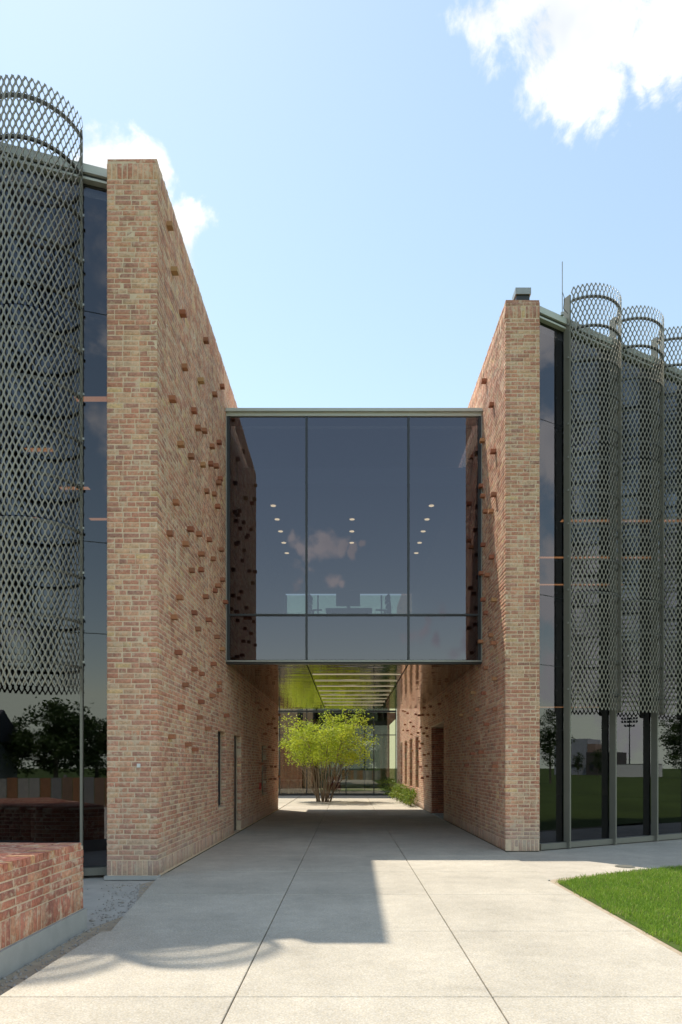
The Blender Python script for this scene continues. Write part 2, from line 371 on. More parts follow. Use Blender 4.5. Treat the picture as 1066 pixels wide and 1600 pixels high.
def grass_mat():
    m, nt, N, L, out = mat('grass_blades')
    p = N('ShaderNodeBsdfPrincipled'); p.inputs['Roughness'].default_value = .55; p.inputs['Specular IOR Level'].default_value = .3
    tr = N('ShaderNodeBsdfTranslucent'); ms = N('ShaderNodeMixShader'); ms.inputs[0].default_value = .35
    at = N('ShaderNodeAttribute'); at.attribute_name = 'tint'
    g = N('ShaderNodeNewGeometry'); n = N('ShaderNodeTexNoise'); n.inputs['Scale'].default_value = 1.6; n.inputs['Detail'].default_value = 4
    L(g.outputs['Position'], n.inputs['Vector'])
    ad = N('ShaderNodeMath'); ad.operation = 'MULTIPLY_ADD'; L(n.outputs['Fac'], ad.inputs[0]); ad.inputs[1].default_value = .9; L(at.outputs['Fac'], ad.inputs[2])
    cr = N('ShaderNodeValToRGB'); e = cr.color_ramp.elements
    e[0].position = .2; e[0].color = (.15, .29, .03, 1); e[1].position = .8; e[1].color = (.35, .50, .065, 1)
    x = e.new(1.25 / 1.4); x.color = (.33, .44, .07, 1); x = e.new(.99); x.color = (.46, .45, .16, 1)
    sc = N('ShaderNodeMath'); sc.operation = 'MULTIPLY'; sc.inputs[1].default_value = .75; L(ad.outputs[0], sc.inputs[0])
    L(sc.outputs[0], cr.inputs[0]); L(cr.outputs[0], p.inputs['Base Color']); L(cr.outputs[0], tr.inputs[0])
    L(p.outputs[0], ms.inputs[1]); L(tr.outputs[0], ms.inputs[2]); L(ms.outputs[0], out.inputs[0])
    return m
M['grass'] = grass_mat()
M['lawn'] = pbr('lawn_turf', (.07, .105, .025), .95, var=.6, scale=.22, bump=.6, bscale=40, spec=.1)
def leaf_mat(name, c0, c1, c2, tl=.45):
    m, nt, N, L, out = mat(name)
    d = N('ShaderNodeBsdfPrincipled'); d.inputs['Roughness'].default_value = .5; d.inputs['Specular IOR Level'].default_value = .35
    tr = N('ShaderNodeBsdfTranslucent'); ms = N('ShaderNodeMixShader'); ms.inputs[0].default_value = tl
    at = N('ShaderNodeAttribute'); at.attribute_name = 'tint'
    cr = N('ShaderNodeValToRGB'); e = cr.color_ramp.elements
    e[0].color = c0 + (1,); e[1].color = c2 + (1,); x = e.new(.5); x.color = c1 + (1,)
    L(at.outputs['Fac'], cr.inputs[0]); L(cr.outputs[0], d.inputs['Base Color']); L(cr.outputs[0], tr.inputs[0])
    L(d.outputs[0], ms.inputs[1]); L(tr.outputs[0], ms.inputs[2]); L(ms.outputs[0], out.inputs[0])
    return m
M['leaf_bright'] = leaf_mat('young_leaf', (.20, .29, .03), (.42, .51, .045), (.64, .67, .07), .5)
M['leaf_dark'] = leaf_mat('dark_leaf', (.03, .055, .012), (.055, .095, .02), (.09, .13, .03), .3)
M['leaf_hedge'] = leaf_mat('hedge_leaf', (.07, .13, .015), (.16, .24, .03), (.30, .34, .05), .4)

# ------------------------------------------------------------------ bricks
C = .068                                                 # course pitch
def brick_arrays(dims, rs):
    """dims (n,3): length, depth, height. Chamfered box, front face at y = 0 looking to -y, body behind; 12 verts, 9 quads."""
    n = len(dims); l = dims[:, 0:1] / 2; d = dims[:, 1:2]; h = dims[:, 2:3] / 2
    sx = np.array([-1, 1, 1, -1.0]); sz = np.array([-1, -1, 1, 1.0])
    j = lambda a: rs.uniform(-a, a, (n, 4))
    ch = .0045
    back = np.stack([sx * l, np.repeat(d, 4, 1), sz * h], 2)
    out_ = np.stack([sx * l + j(.0022), np.repeat(.0045 * np.ones((n, 1)), 4, 1) + j(.0015), sz * h + j(.0022)], 2)
    inn = np.stack([sx * (l - ch) + j(.002), j(.0012), sz * (h - ch) + j(.002)], 2)
    V = np.concatenate([back, out_, inn], 1)
    F = []
    for i in range(4):
        k = (i + 1) % 4
        F.append((i, k, 4 + k, 4 + i)); F.append((4 + i, 4 + k, 8 + k, 8 + i))
    F.append((8, 9, 10, 11))
    return V, np.array(F)
POOL = {}
def brick_pool(kind, L0, H0, material):
    key = (kind, material.name)
    if key not in POOL:
        lst = []
        for i in range(28):
            V, F = brick_arrays(np.array([[L0, .09, H0]]), nr)
            lst.append(np_mesh('brick', V[0], F, material, {'tint': np.full(12, (i * .618) % 1)}))
        POOL[key] = lst
    return POOL[key]

class Wall:
    """Bricks of one wall: each entry = (centre of face, angle about z, length, height, upright?)"""
    def __init__(s): s.b = []
    def add(s, p, rz, l, h, d=.09): s.b.append((p[0], p[1], p[2], rz, l, h, d))
    def face(s, o, rz, L, z0, z1, skip=(), ends=(0, 0), rs=rnd, header=.38, solid_top=False, soldier_base=False):
        """o = left end of the face seen from outside; runs along (cos rz, sin rz); outward normal is (sin rz, -cos rz).
        ends: 1 at an end that is a corner shared with another face (alternate courses stop short by a brick's depth)."""
        ux, uy = math.cos(rz), math.sin(rz)
        def put(a, b, zc, h, d=.09):
            segs = [(a, b)]
            for (sa, sb, sz0, sz1) in skip:
                if zc + h / 2 > sz0 + .01 and zc - h / 2 < sz1 - .01:
                    ns = []
                    for (p, q) in segs:
                        if q <= sa or p >= sb: ns.append((p, q)); continue
                        if p < sa: ns.append((p, sa))
                        if q > sb: ns.append((sb, q))
                    segs = ns
            for (p, q) in segs:
                if q - p < .03: continue
                m = (p + q) / 2; pr = rs.uniform(-.001, .0045)
                s.add((o[0] + ux * m + uy * pr, o[1] + uy * m - ux * pr, zc), rz, q - p, h, d)
        k = 0; z = z0
        while z + .05 < z1:
            if (soldier_base and k == 0) or (solid_top and z1 - z < .30 and z1 - z > .15):
                h = .203 if not (soldier_base and k == 0) else .19
                a = (0 if not ends[0] or k % 2 else .098)
                x = a; e = L - (0 if not ends[1] or k % 2 == 0 else .098)
                while x < e - .03:
                    w = min(.058 + rs.uniform(-.003, .003), e - x); put(x, x + w, z + h / 2, h); x += w + .010
                z += h + .010; k += 1; continue
            par = (k % 2 == 0)
            a = 0 if (not ends[0] or not par) else .100
            e = L if (not ends[1] or par) else L - .100
            x = a; first = True
            while x < e - .02:
                l = .203 if rs.random() > header else .098
                if first: l = .203 if ends[0] else rs.choice((.203, .098, .15)); first = False
                l += rs.uniform(-.006, .006)
                if e - x < l + .05: l = e - x
                put(x, x + l, z + .029, .057 + rs.uniform(-.002, .003)); x += l + .0105
            z += C; k += 1
    def emit(s, root, material, limit=300, horizon_occ=None):
        A = np.array(s.b, float); n = len(A)
        # how large each face shows from the camera
        nx, ny = np.sin(A[:, 3]), -np.cos(A[:, 3])
        vx, vy, vz = -A[:, 0], -A[:, 1], 1.45 - A[:, 2]
        dist = np.sqrt(vx ** 2 + vy ** 2 + vz ** 2)
        cosv = (vx * nx + vy * ny) / dist
        px = 544 + 1066 * A[:, 0] / np.maximum(A[:, 1], .1); py = 1198 - 1066 * (A[:, 2] - 1.45) / np.maximum(A[:, 1], .1)
        area = A[:, 4] * A[:, 5] * cosv / np.maximum(A[:, 1], .1) ** 2 * dist / np.maximum(A[:, 1], .1)
        area = np.where((px > 0) & (px < 1066) & (py > 0) & (py < 1600) & (A[:, 1] > .5), area, 0)
        if horizon_occ is not None: area = np.where(horizon_occ(px, py), 0, area)
        order = np.argsort(-area)
        single = [i for i in order[:limit] if area[i] > 0]
        rest = np.setdiff1d(np.arange(n), single)
        for i in single:
            x, y, z, rz, l, h, d = A[i]
            kind, L0, H0 = ('stretcher', .203, .058) if l > .13 else ('header', .098, .058)
            if h > .12: kind, L0, H0 = 'soldier', .058, .2
            pool = brick_pool(kind, L0, H0, material)
            o = bpy.data.objects.new('brick', pool[rnd.randrange(len(pool))]); COL.objects.link(o)
            o.parent = root; o.location = (x - root.location.x, y - root.location.y, z - root.location.z)
            o.rotation_euler = (0, 0, rz); o.scale = (l / L0, d / .09, h / H0)
        if len(rest):
            B = A[rest]; V, F = brick_arrays(B[:, [4, 6, 5]], nr)
            c, sn = np.cos(B[:, 3])[:, None], np.sin(B[:, 3])[:, None]
            X = V[:, :, 0] * c - V[:, :, 1] * sn + B[:, 0:1]; Y = V[:, :, 0] * sn + V[:, :, 1] * c + B[:, 1:2]; Z = V[:, :, 2] + B[:, 2:3]
            W = np.stack([X - root.location.x, Y - root.location.y, Z - root.location.z], 2).reshape(-1, 3)
            FF = (F[None] + 12 * np.arange(len(B))[:, None, None]).reshape(-1, 4)
            me = np_mesh('brickwork', W, FF, material, {'tint': np.repeat(nr.uniform(0, 1, len(B)), 12)})
            tag(link('brickwork', me, root), kind='stuff')

def core_front(mb, o, rz, L, H, depth, holes, back):
    """mortar slab: front layer (depth) with holes, and the solid behind it (back)"""
    ux, uy = math.cos(rz), math.sin(rz); nx, ny = uy, -ux
    def slab(a, b, z0, z1, d0, d1):
        if b - a < 1e-4 or z1 - z0 < 1e-4: return
        m = (a + b) / 2; dm = (d0 + d1) / 2
        mb.box((o[0] + ux * m - nx * dm, o[1] + uy * m - ny * dm, (z0 + z1) / 2), (b - a, d1 - d0, z1 - z0), rz)
    holes = [(h[0] - .006, h[1] + .006, h[2] - .006 if h[2] > .05 else h[2], h[3] + .006) for h in holes]
    xs = sorted({0.007, L - .007} | {h[0] for h in holes} | {h[1] for h in holes})
    for a, b in zip(xs[:-1], xs[1:]):
        cuts = sorted((h[2], h[3]) for h in holes if h[0] <= a + 1e-6 and h[1] >= b - 1e-6)
        z = 0.0
        for (c0, c1) in cuts:
            slab(a, b, z, c0, .0015, depth); z = c1
        slab(a, b, z, H, .0015, depth)
    if back > depth + .01: slab(.007, L - .007, 0, H, depth + .001, back)

# left wall: pier end at Y 8.925, passage face to Y 23.1
LX0, LY0, LX1, LY1, LH = -2.495, 8.925, -2.36, 23.08, 9.40
RX0, RY0, RX1, RY1, RH = 2.71, 11.745, 2.45, 34.25, 9.48
BY0, BY1, BZ0, BZ1 = 13.7, 24.35, 3.52, 8.62             # the bridge
def left_xy(y): return LX0 + (LX1 - LX0) * (y - LY0) / (LY1 - LY0)
def right_xy(y): return RX0 + (RX1 - RX0) * (y - RY0) / (RY1 - RY0)

def projecting(root, x, y, z, sgn, proj, l=.098):
    """a brick pushed out of the face by proj; sgn +1 = out towards +X"""
    mb = MB(); w = .062
    mb.box((sgn * (proj / 2 - .03), 0, 0), (proj + .06, l, w))
    me = mb.mesh('projecting_brick'); me.materials.append(M['brick_out'])
    o = link('projecting_brick', me, root, (x - root.location.x, y - root.location.y, z - root.location.z))
    return o

# ---- left wall
lw = empty('brick_wall', (LX0, LY0, 0), label='tall reclaimed brick wall left of the passage, with its square end towards the viewer', cat='brick wall')
lwid = .66
la = math.atan2(LY1 - LY0, LX1 - LX0); llen = math.hypot(LX1 - LX0, LY1 - LY0)
W = Wall()
W.face((LX0 - lwid, LY0), 0, lwid, .03, LH - .005, ends=(0, 1), solid_top=True, soldier_base=True)
lholes = [(12.90 - LY0, 13.66 - LY0, .68, 2.14), (14.6 - LY0, 15.5 - LY0, .02, 2.13), (19.0 - LY0, 19.9 - LY0, .66, 2.06)]
lskip = [(h[0], h[1], h[2], h[3]) for h in lholes] + [(BY0 + .1 - LY0, BY1 - .3 - LY0, BZ0 + .1, BZ1 - .15)]
W.face((LX0, LY0), la, llen, .03, LH - .005, skip=lskip, ends=(1, 0), solid_top=True, soldier_base=True)
W.emit(lw, M['brick'])
mb = MB()
core_front(mb, (0, 0), la, llen, LH - .03, .13, lholes, lwid - .004)
mb.box((-lwid / 2 + .001, .0975, LH / 2 - .015), (lwid - .01, .192, LH - .03))
mb.build('mortar_core', M['mortar'], lw, smooth=False)
# rowlock cap: bricks laid flat along the top edge, slightly ragged
mb = MB(); y = 0
while y < llen - .05:
    mb.box((-lwid / 2 + (LX1 - LX0) * y / llen + rnd.uniform(-.004, .004), y + .03, LH - .022 + rnd.uniform(-.006, .004)), (lwid - .012, .056, .05), la - R(90)); y += .068
tag(mb.build('coping_brick', M['brick'], lw, tint=True), kind='stuff')
bx('footing', (-lwid / 2, .02, .0), (lwid + .05, .12, .05), M['concrete'], lw)
for (a, b, z0, z1), nm in zip(lholes, ('window_pane', 'door', 'window_pane')):
    ym = (a + b) / 2
    o = bx(nm, (left_xy(LY0 + ym) - LX0 - .112, ym, (z0 + z1) / 2), (.02, b - a - .004, z1 - z0 - .004), M['frame'] if nm == 'door' else M['shadow_box'], lw)
    if nm == 'door':
        bx('door_handle', (.03, -.34, -.05), (.03, .03, .34), M['steel'], o)
        bx('door_frame', (.03, -.425, 0), (.05, .04, 2.09), M['fin'], o)
LP = [(261.5, 353), (268.5, 423.5), (281.6, 490)]
LP += [(240 + a / 8, 520 + b / 8) for a, b in ((628, 97), (362, 432), (560, 600), (835, 672), (742, 770), (200, 830), (478, 975), (528, 1190), (610, 1225), (305, 1395), (795, 1370), (708, 1420), (440, 1545))]
LP += [(240 + a / 8, 720 + b / 8) for a, b in ((592, 50), (692, 38), (755, 65), (805, 225), (785, 275), (640, 380), (735, 415), (250, 520), (775, 570), (430, 855), (175, 910), (537, 915), (670, 985), (370, 1040), (565, 1165), (828, 1110), (722, 1225), (450, 1370), (568, 1360), (835, 1485), (775, 1560))]
LP += [(240 + a / 5.33, 920 + b / 5.33) for a, b in ((195, 72), (415, 65), (497, 15), (582, 110), (320, 200), (150, 237), (437, 258), (352, 335), (510, 400), (555, 500), (180, 530), (480, 625), (322, 668), (385, 708), (533, 785), (245, 800), (530, 845), (470, 890), (375, 940), (208, 985), (595, 1050), (848, 950), (875, 1008), (930, 1005))]
LP += [(240 + a / 5.33, 1060 + b / 5.33) for a, b in ((1035, 228), (1037, 305), (988, 335), (945, 383), (972, 380), (1002, 415), (1018, 458), (915, 462), (955, 572), (987, 598), (972, 735), (1005, 735), (968, 838), (1000, 836), (1037, 817), (885, 710), (590, 310), (365, 325), (435, 417), (130, 485), (268, 550), (322, 592))]
for (x, y) in LP:
    Y = 1066 * 2.58 / (554.15 - x); z = 1.45 + (1198 - y) * Y / 1066
    if Y > 23 or z > LH - .3: continue
    if BY0 - .05 < Y < BY1 and z > BZ0 - .05: continue
    projecting(lw, left_xy(Y), Y, z, 1, .088 + rnd.uniform(-.012, .012))
# small white tag on the pier and a red call point in the passage
o = bx('wall_tag', (-2.735, LY0 - .012, 1.465), (.045, .014, .05), M['white']); tag(o, 'small square white tag on the front of the left brick pier', 'wall tag')
o = bx('call_point', (left_xy(18.5) + .025, 18.5, .92), (.05, .09, .17), M['red']); tag(o, 'small red call point box low on the passage brick wall beside the far slot window', 'call point')

# ---- right wall
rw = empty('brick_wall', (RX0, RY0, 0), label='brick wall right of the passage, running back to the sunlit courtyard', cat='brick wall')
rwid = .59
ra = math.atan2(RY1 - RY0, RX1 - RX0); rlen = math.hypot(RX1 - RX0, RY1 - RY0)
W = Wall()
W.face((RX0, RY0), 0, rwid, .0, RH - .005, ends=(1, 0), solid_top=True, soldier_base=True)
def rs_(y): return RY1 - y                                # distance along the face from its far end (left end seen from outside)
doorh = (rs_(21.25), rs_(18.75), .0, 2.67)
slits = [(rs_(b), rs_(a), .66, 2.56) for a, b in ((24.75, 25.8), (26.9, 27.95), (29.1, 30.15), (31.15, 32.1))]
upper = [(rs_(b), rs_(a), 4.5, 7.6) for a, b in ((24.75, 25.8), (26.9, 27.95), (29.1, 30.15), (31.15, 32.1))]
rholes = [doorh] + slits + upper
rskip = list(rholes) + [(rs_(BY1 - .3), rs_(BY0 + .1), BZ0 + .1, BZ1 - .15)]
W.face((RX1, RY1), ra + math.pi, rlen, .0, RH - .005, skip=rskip, ends=(0, 1), solid_top=True, soldier_base=True)
# brick lining of the deep door recess (its far jamb faces the viewer)
W.emit(rw, M['brick'])
Wr = Wall(); Wr.face((right_xy(21.25) + .0, 21.235), 0, .68, .0, 2.66); Wr.emit(rw, M['brick_shaded'], limit=0)
mb = MB()
core_front(mb, (RX1 - RX0, RY1 - RY0), ra + math.pi, rlen, RH - .03, .13, rholes, .132)
mb.box((rwid / 2 - .001, .0975, RH / 2 - .015), (rwid - .01, .192, RH - .03))
# solid behind, left open at the door recess
def rback(y0, y1, z0, z1):
    ym = (y0 + y1) / 2
    mb.box((right_xy(ym) - RX0 + .131 + (rwid - .135) / 2, ym - RY0, (z0 + z1) / 2), (rwid - .135, y1 - y0, z1 - z0), ra - R(90))
rback(RY0 + .2, 18.75, 0, RH - .03); rback(18.752, 21.338, 2.67, RH - .03); rback(21.34, RY1, 0, RH - .03)
mb.build('mortar_core', M['mortar'], rw)
mb = MB(); y = 0
while y < rlen - .05:
    mb.box((rwid / 2 + (RX1 - RX0) * y / rlen + rnd.uniform(-.004, .004), y + .03, RH - .022 + rnd.uniform(-.006, .004)), (rwid - .012, .056, .05), ra - R(90)); y += .068
tag(mb.build('coping_brick', M['brick'], rw, tint=True), kind='stuff')
bx('door', (right_xy(20) - RX0 + .52, 20 - RY0, 1.33), (.04, 2.49, 2.64), M['frame'], rw)
for h in slits + upper:
    y = RY1 - (h[0] + h[1]) / 2
    bx('window_pane', (right_xy(y) - RX0 + .118, y - RY0, (h[2] + h[3]) / 2), (.02, h[1] - h[0] - .01, h[3] - h[2] - .01), M['shadow_box'], rw)
bx('door_sill', (right_xy(20) - RX0 + .3, 20 - RY0, -.005), (.6, 2.49, .03), M['concrete'], rw)
RP = [(730 + a / 8, 560 + b / 8) for a, b in ((240, 285), (330, 582), (218, 1027), (357, 1165))]
RP += [(730 + a / 8, 740 + b / 8) for a, b in ((195, 155), (218, 280), (362, 262), (325, 472), (252, 472), (225, 890), (335, 1045), (200, 1245), (278, 1268), (230, 1575), (362, 1580))]
RP += [(730 + a / 8, 920 + b / 8) for a, b in ((255, 300), (320, 580), (195, 660), (360, 680), (255, 990), (365, 1125), (100, 1300), (230, 1305), (145, 1510), (372, 1505))]
RP += [(660 + a / 7.614, 1020 + b / 7.614) for a, b in ((600, 785), (790, 850), (570, 1020), (680, 1075), (725, 1180), (620, 1200), (550, 1340), (890, 1350), (305, 515), (220, 608), (155, 738), (112, 640), (480, 740), (245, 1075), (80, 738), (18, 738), (38, 653), (18, 605), (65, 897), (30, 960), (72, 990), (12, 1080), (38, 1213), (85, 1203), (62, 1347), (78, 1472), (18, 1490))]
RP += [(600 + a / 6.15, 1030 + b / 6.15) for a, b in ((263, 467), (400, 467), (190, 497), (213, 503), (240, 520), (318, 530), (352, 540), (385, 537), (263, 607), (213, 629), (295, 647), (368, 655), (195, 683), (238, 686), (275, 722), (337, 707), (345, 790), (382, 812), (357, 858), (363, 1035), (225, 822), (282, 880), (337, 985), (220, 942), (220, 1158), (268, 1135))]
for k in range(26): RP.append(None)
for q in RP:
    if q is None: Y = rnd.uniform(24.6, 33.5); z = rnd.uniform(3.9, 8.9)
    else:
        Y = 3032.8 / (q[0] - 531.7); z = 1.45 + (1198 - q[1]) * Y / 1066
    if Y > 34 or z > RH - .3 or z < .1: continue
    if BY0 - .05 < Y < BY1 and z > BZ0 - .05: continue
    if any(RY1 - h[1] - .05 < Y < RY1 - h[0] + .05 and h[2] - .05 < z < h[3] + .05 for h in rholes): continue
    projecting(rw, right_xy(Y), Y, z, -1, .085 + rnd.uniform(-.01, .015))
# vent box on the right pier
vb = empty('roof_vent', (3.04, 11.96, RH), label='grey box vent standing on top of the right brick pier', cat='roof vent')
MB().box((0, 0, .08), (.23, .2, .18)).build('curb', M['frame'], vb)
mb = MB().box((0, 0, .225), (.27, .26, .11)).build('cover', M['steel'], vb)

# ------------------------------------------------------------------ bridge
br = empty('glass_bridge', (0, BY0, BZ0), label='two panel high glass box bridge spanning between the two brick walls', cat='bridge')
def P(name, c, size, m, parent=br, rz=0):
    return bx(name, (c[0], c[1] - BY0, c[2] - BZ0), size, m, parent, rz)
xl, xr = left_xy(BY0) + .0, right_xy(BY0) - .0
xm1, xm2 = (479 - 544) * BY0 / 1066, (638.5 - 544) * BY0 / 1066
zt = 4.50
cols = [(xl + .07, xm1), (xm1, xm2), (xm2, xr - .07)]
for (a, b) in cols:
    P('glass_pane', ((a + b) / 2, BY0 + .03, (zt + BZ1 - .13) / 2), (b - a - .012, .012, BZ1 - .13 - zt - .02), M['glass_bridge'])
    P('glass_pane', ((a + b) / 2, BY0 + .03, (zt + BZ0 + .07) / 2), (b - a - .012, .012, zt - BZ0 - .07 - .02), M['glass_bridge'])
    P('spandrel_panel', ((a + b) / 2, BY0 + .12, (zt + BZ0 + .07) / 2), (b - a - .03, .02, zt - BZ0 - .09), M['shadow_box'])
for x in (xm1, xm2): P('mullion', (x, BY0 + .03, (BZ0 + BZ1) / 2 - .04), (.042, .10, BZ1 - BZ0 - .21), M['frame'])
for x in (xl + .045, xr - .045): P('jamb', (x, BY0 + .06, (BZ0 + BZ1) / 2 - .04), (.05, .16, BZ1 - BZ0 - .21), M['frame'])
for x in (xl + .012, xr - .012): P('edge_trim', (x, BY0 + .05, (BZ0 + BZ1) / 2 - .04), (.02, .2, BZ1 - BZ0 - .21), M['steel'])
P('transom', ((xl + xr) / 2, BY0 + .028, zt), (xr - xl - .14, .085, .036), M['frame'])
P('coping', ((xl + xr) / 2, BY0 + .18, BZ1 - .03), (xr - xl + .0, .5, .06), M['coping'])
P('fascia', ((xl + xr) / 2, BY0 + .2, BZ1 - .095), (xr - xl - .004, .42, .068), M['coping'])
P('bottom_trim', ((xl + xr) / 2, BY0 - .005, BZ0 + .045), (xr - xl - .004, .1, .028), M['steel'])
P('bottom_channel', ((xl + xr) / 2, BY0 + .07, BZ0 + .014), (xr - xl - .004, .16, .032), M['frame'])
P('roof_deck', ((xl + xr) / 2, (BY0 + BY1) / 2 + .2, BZ1 - .12), (xr - xl - .22, BY1 - BY0 - .5, .1), M['roof'])
P('rear_coping', ((xl + xr) / 2, BY1 - .1, BZ1 - .05), (4.80, .3, .1), M['coping'])
# soffit bays of polished metal
sb = [(xl + .03, xm1 - .012), (xm1 + .012, xm2 - .012), (xm2 + .012, xr - .1)]
for a, b in sb:
    P('soffit_panel', ((a + b) / 2, (BY0 + .16 + BY1) / 2, BZ0 + .012), (b - a, BY1 - BY0 - .16, .02), M['soffit'])
P('floor_slab', ((xl + xr) / 2, (BY0 + BY1) / 2 + .1, BZ0 + .5), (4.80, BY1 - BY0 - .4, .86), M['dark'])
P('ceiling', ((xl + xr) / 2, (BY0 + BY1) / 2 + .15, 7.62), (4.80, BY1 - BY0 - .7, .1), M['ceil'])
P('blind_box', ((xl + xr) / 2, BY0 + .55, 7.50), (4.80, .12, .34), M['wall_in'])
for x in (-2.28, 2.34): P('side_lining', (x + (.0 if x < 0 else .0), (BY0 + BY1) / 2 + .1, 6.1), (.05, BY1 - BY0 - .6, 3.1), M['wall_in'], rz=(.0095 if x < 0 else -.0115) * -1)
for i in range(4):
    a = -2.2 + i * 1.13
    P('rear_pane', (a + .565, BY1 - .05, 5.95), (1.08, .012, 3.2), M['glass_rear'])
    P('rear_mullion', (a, BY1 - .05, 5.95), (.05, .08, 3.2), M['frame'])
P('rear_mullion', (-2.2 + 4 * 1.13, BY1 - .05, 5.95), (.05, .08, 3.2), M['frame'])
P('rear_spandrel', (.05, BY1 - .03, 3.98), (4.66, .06, .85), M['shadow_box'])
# light strips in the middle soffit bay
pos = ['first from the glass front', 'second from the glass front', 'third from the glass front', 'fourth from the glass front', 'fourth from the courtyard end', 'third from the courtyard end', 'second from the courtyard end', 'nearest the courtyard end']
for k, y in enumerate((15.26, 16.38, 17.48, 18.57, 19.63, 20.65, 21.7, 22.85)):
    t = empty('light_strip', ((xm1 + xm2) / 2, y, BZ0), label='slim warm light strip across the mirrored soffit, ' + pos[k], cat='strip light', group='light strips under the bridge')
    MB().box((0, 0, -.004), (xm2 - xm1 - .06, .03, .008)).build('housing', M['steel'], t)
    MB().box((0, 0, -.010), (xm2 - xm1 - .08, .018, .006)).build('diffuser', M['led'], t)
# downlights
cz = 7.57
def dl(x, y, label):
    t = empty('downlight', (x, y, cz), label=label, cat='downlight', group='downlights in the bridge ceiling')
    m1 = MB()
    ring = [(math.cos(i * math.pi / 8), math.sin(i * math.pi / 8)) for i in range(16)]
    m1.prism([(c * .085, s * .085) for c, s in ring], -.012, 0).build('trim_ring', M['steel'], t)
    MB().prism([(c * .062, s * .062) for c, s in ring], -.02, -.0125).build('lens', M['lamp'], t)
ordn = ['closest to the glass', 'second from the glass', 'third from the glass', 'second from the back', 'furthest back']
for k, y in enumerate((15.96, 16.84, 17.7, 18.6, 19.5)):
    dl(-1.75, y, 'round ceiling downlight in the left row inside the bridge, ' + ordn[k]); dl(1.95, y, 'round ceiling downlight in the right row inside the bridge, ' + ordn[k])
for k, y in enumerate((16.84, 17.7, 18.6)): dl(.1, y, 'round ceiling downlight in the short middle row inside the bridge, ' + ('closest to the glass', 'halfway', 'furthest back')[k])
# furniture in the bridge
FZ = BZ0 + .93
def office_chair(x, y, rz, label):
    t = empty('office_chair', (x, y, FZ), rz, label=label, cat='office chair', group='office chairs at the bridge table')
    mb = MB()
    for k in range(5):
        a = k * 2 * math.pi / 5; mb.tube([(0, 0, .1), (.28 * math.cos(a), .28 * math.sin(a), .05)], .02, 6)
    mb.tube([(0, 0, .08), (0, 0, .45)], .03, 8); mb.build('base', M['chair'], t)
    MB().box((0, 0, .48), (.5, .48, .07)).build('seat', M['chair'], t)
    mb = MB(); n = 6
    for k in range(n):
        z0 = .56 + k * .1; mb.box((0, .24 + .02 * math.sin(k), z0), (.44 - .02 * k, .03, .08))
    mb.tube([(0, .26, .5), (0, .30, .8), (0, .27, 1.12)], .025, 6); mb.build('backrest', M['chair'], t)
    for s in (-1, 1):
        MB().box((s * .27, .02, .68), (.05, .28, .03)).box((s * .27, .1, .57), (.03, .05, .2)).build('armrest', M['chair'], t)
office_chair(-.68, 16.3, R(80), 'dark office chair seen in silhouette at the left end of the table in the bridge')
office_chair(.72, 16.3, R(-80), 'dark office chair seen in silhouette at the right end of the table in the bridge')
t = empty('meeting_table', (0.02, 16.5, FZ), label='dark meeting table seen in silhouette through the bridge glass', cat='table')
MB().box((0, 0, .72), (1.1, .8, .05)).build('table_top', M['chair'], t)
for s in (-.45, .45): MB().box((s, 0, .35), (.08, .6, .69)).build('leg', M['chair'], t)
t = empty('display_screen', (0.0, 16.55, FZ + .746), label='dark monitor standing on the meeting table inside the bridge', cat='monitor')
MB().box((0, 0, .015), (.3, .2, .03)).box((0, 0, .1), (.06, .05, .16)).build('stand', M['chair'], t)
MB().box((0, 0, .33), (.58, .05, .36)).build('screen', M['chair'], t)

# ------------------------------------------------------------------ glass buildings left and right
FIN_S = [.37, 1.57, 2.77, 3.97, 5.17]
BH = 9.45
def facade(name, label, A, ang, L, sgn, fins, depth_poly, floors, label_cat='glass building'):
    """A = facade start at the brick pier, ang = direction along the facade, sgn=+1 when the outside is to the right of that direction"""
    t = empty(name, (A[0], A[1], 0), ang, label=label, cat=label_cat)
    o = lambda s, out, z: (s, -sgn * out, z)               # local: x along, outward = -sgn*y
    cuts = [0.02] + [f for f in fins if f < L] + [L]
    for a, b in zip(cuts[:-1], cuts[1:]):
        for z0, z1 in ((.10, 3.24), (3.24, 4.47), (4.47, 7.55), (7.55, BH - .19)):
            bx('glass_pane', o((a + b) / 2, -.06, (z0 + z1) / 2), (b - a - .006, .012, z1 - z0 - .012), M['glass'], t)
    for z in (3.24, 4.47, 7.55): bx('joint_bar', o(L / 2, -.082, z), (L - .05, .03, .02), M['frame'], t)
    bx('spandrel', o(L / 2, -.22, 3.855), (L - .1, .05, 1.2), M['shadow_box'], t)
    bx('spandrel', o(L / 2, -.22, 8.4), (L - .1, .05, 1.6), M['shadow_box'], t)
    bx('sill', o(L / 2, -.02, .055), (L - .02, .14, .10), M['fin'], t)
    bx('coping', o(L / 2 - .1, -.25, BH - .055), (L + .18, .58, .11), M['coping'], t)
    bx('fascia', o(L / 2 - .1, -.08, BH - .17), (L + .17, .2, .03), M['coping'], t)
    bx('head_frame', o(L / 2 - .1, -.10, BH - .133), (L + .17, .2, .042), M['frame'], t)
    for f in fins:
        fo = bx('fin', o(f, .036, (BH + .38) / 2), (.032, .14, BH + .38), M['fin'], t)
        for k in range(12):
            z = 2.75 + k * .589 - (BH + .38) / 2
            bx('bolt', (0, -sgn * .04, z + .08), (.075, .03, .03), M['steel'], fo)
    return t
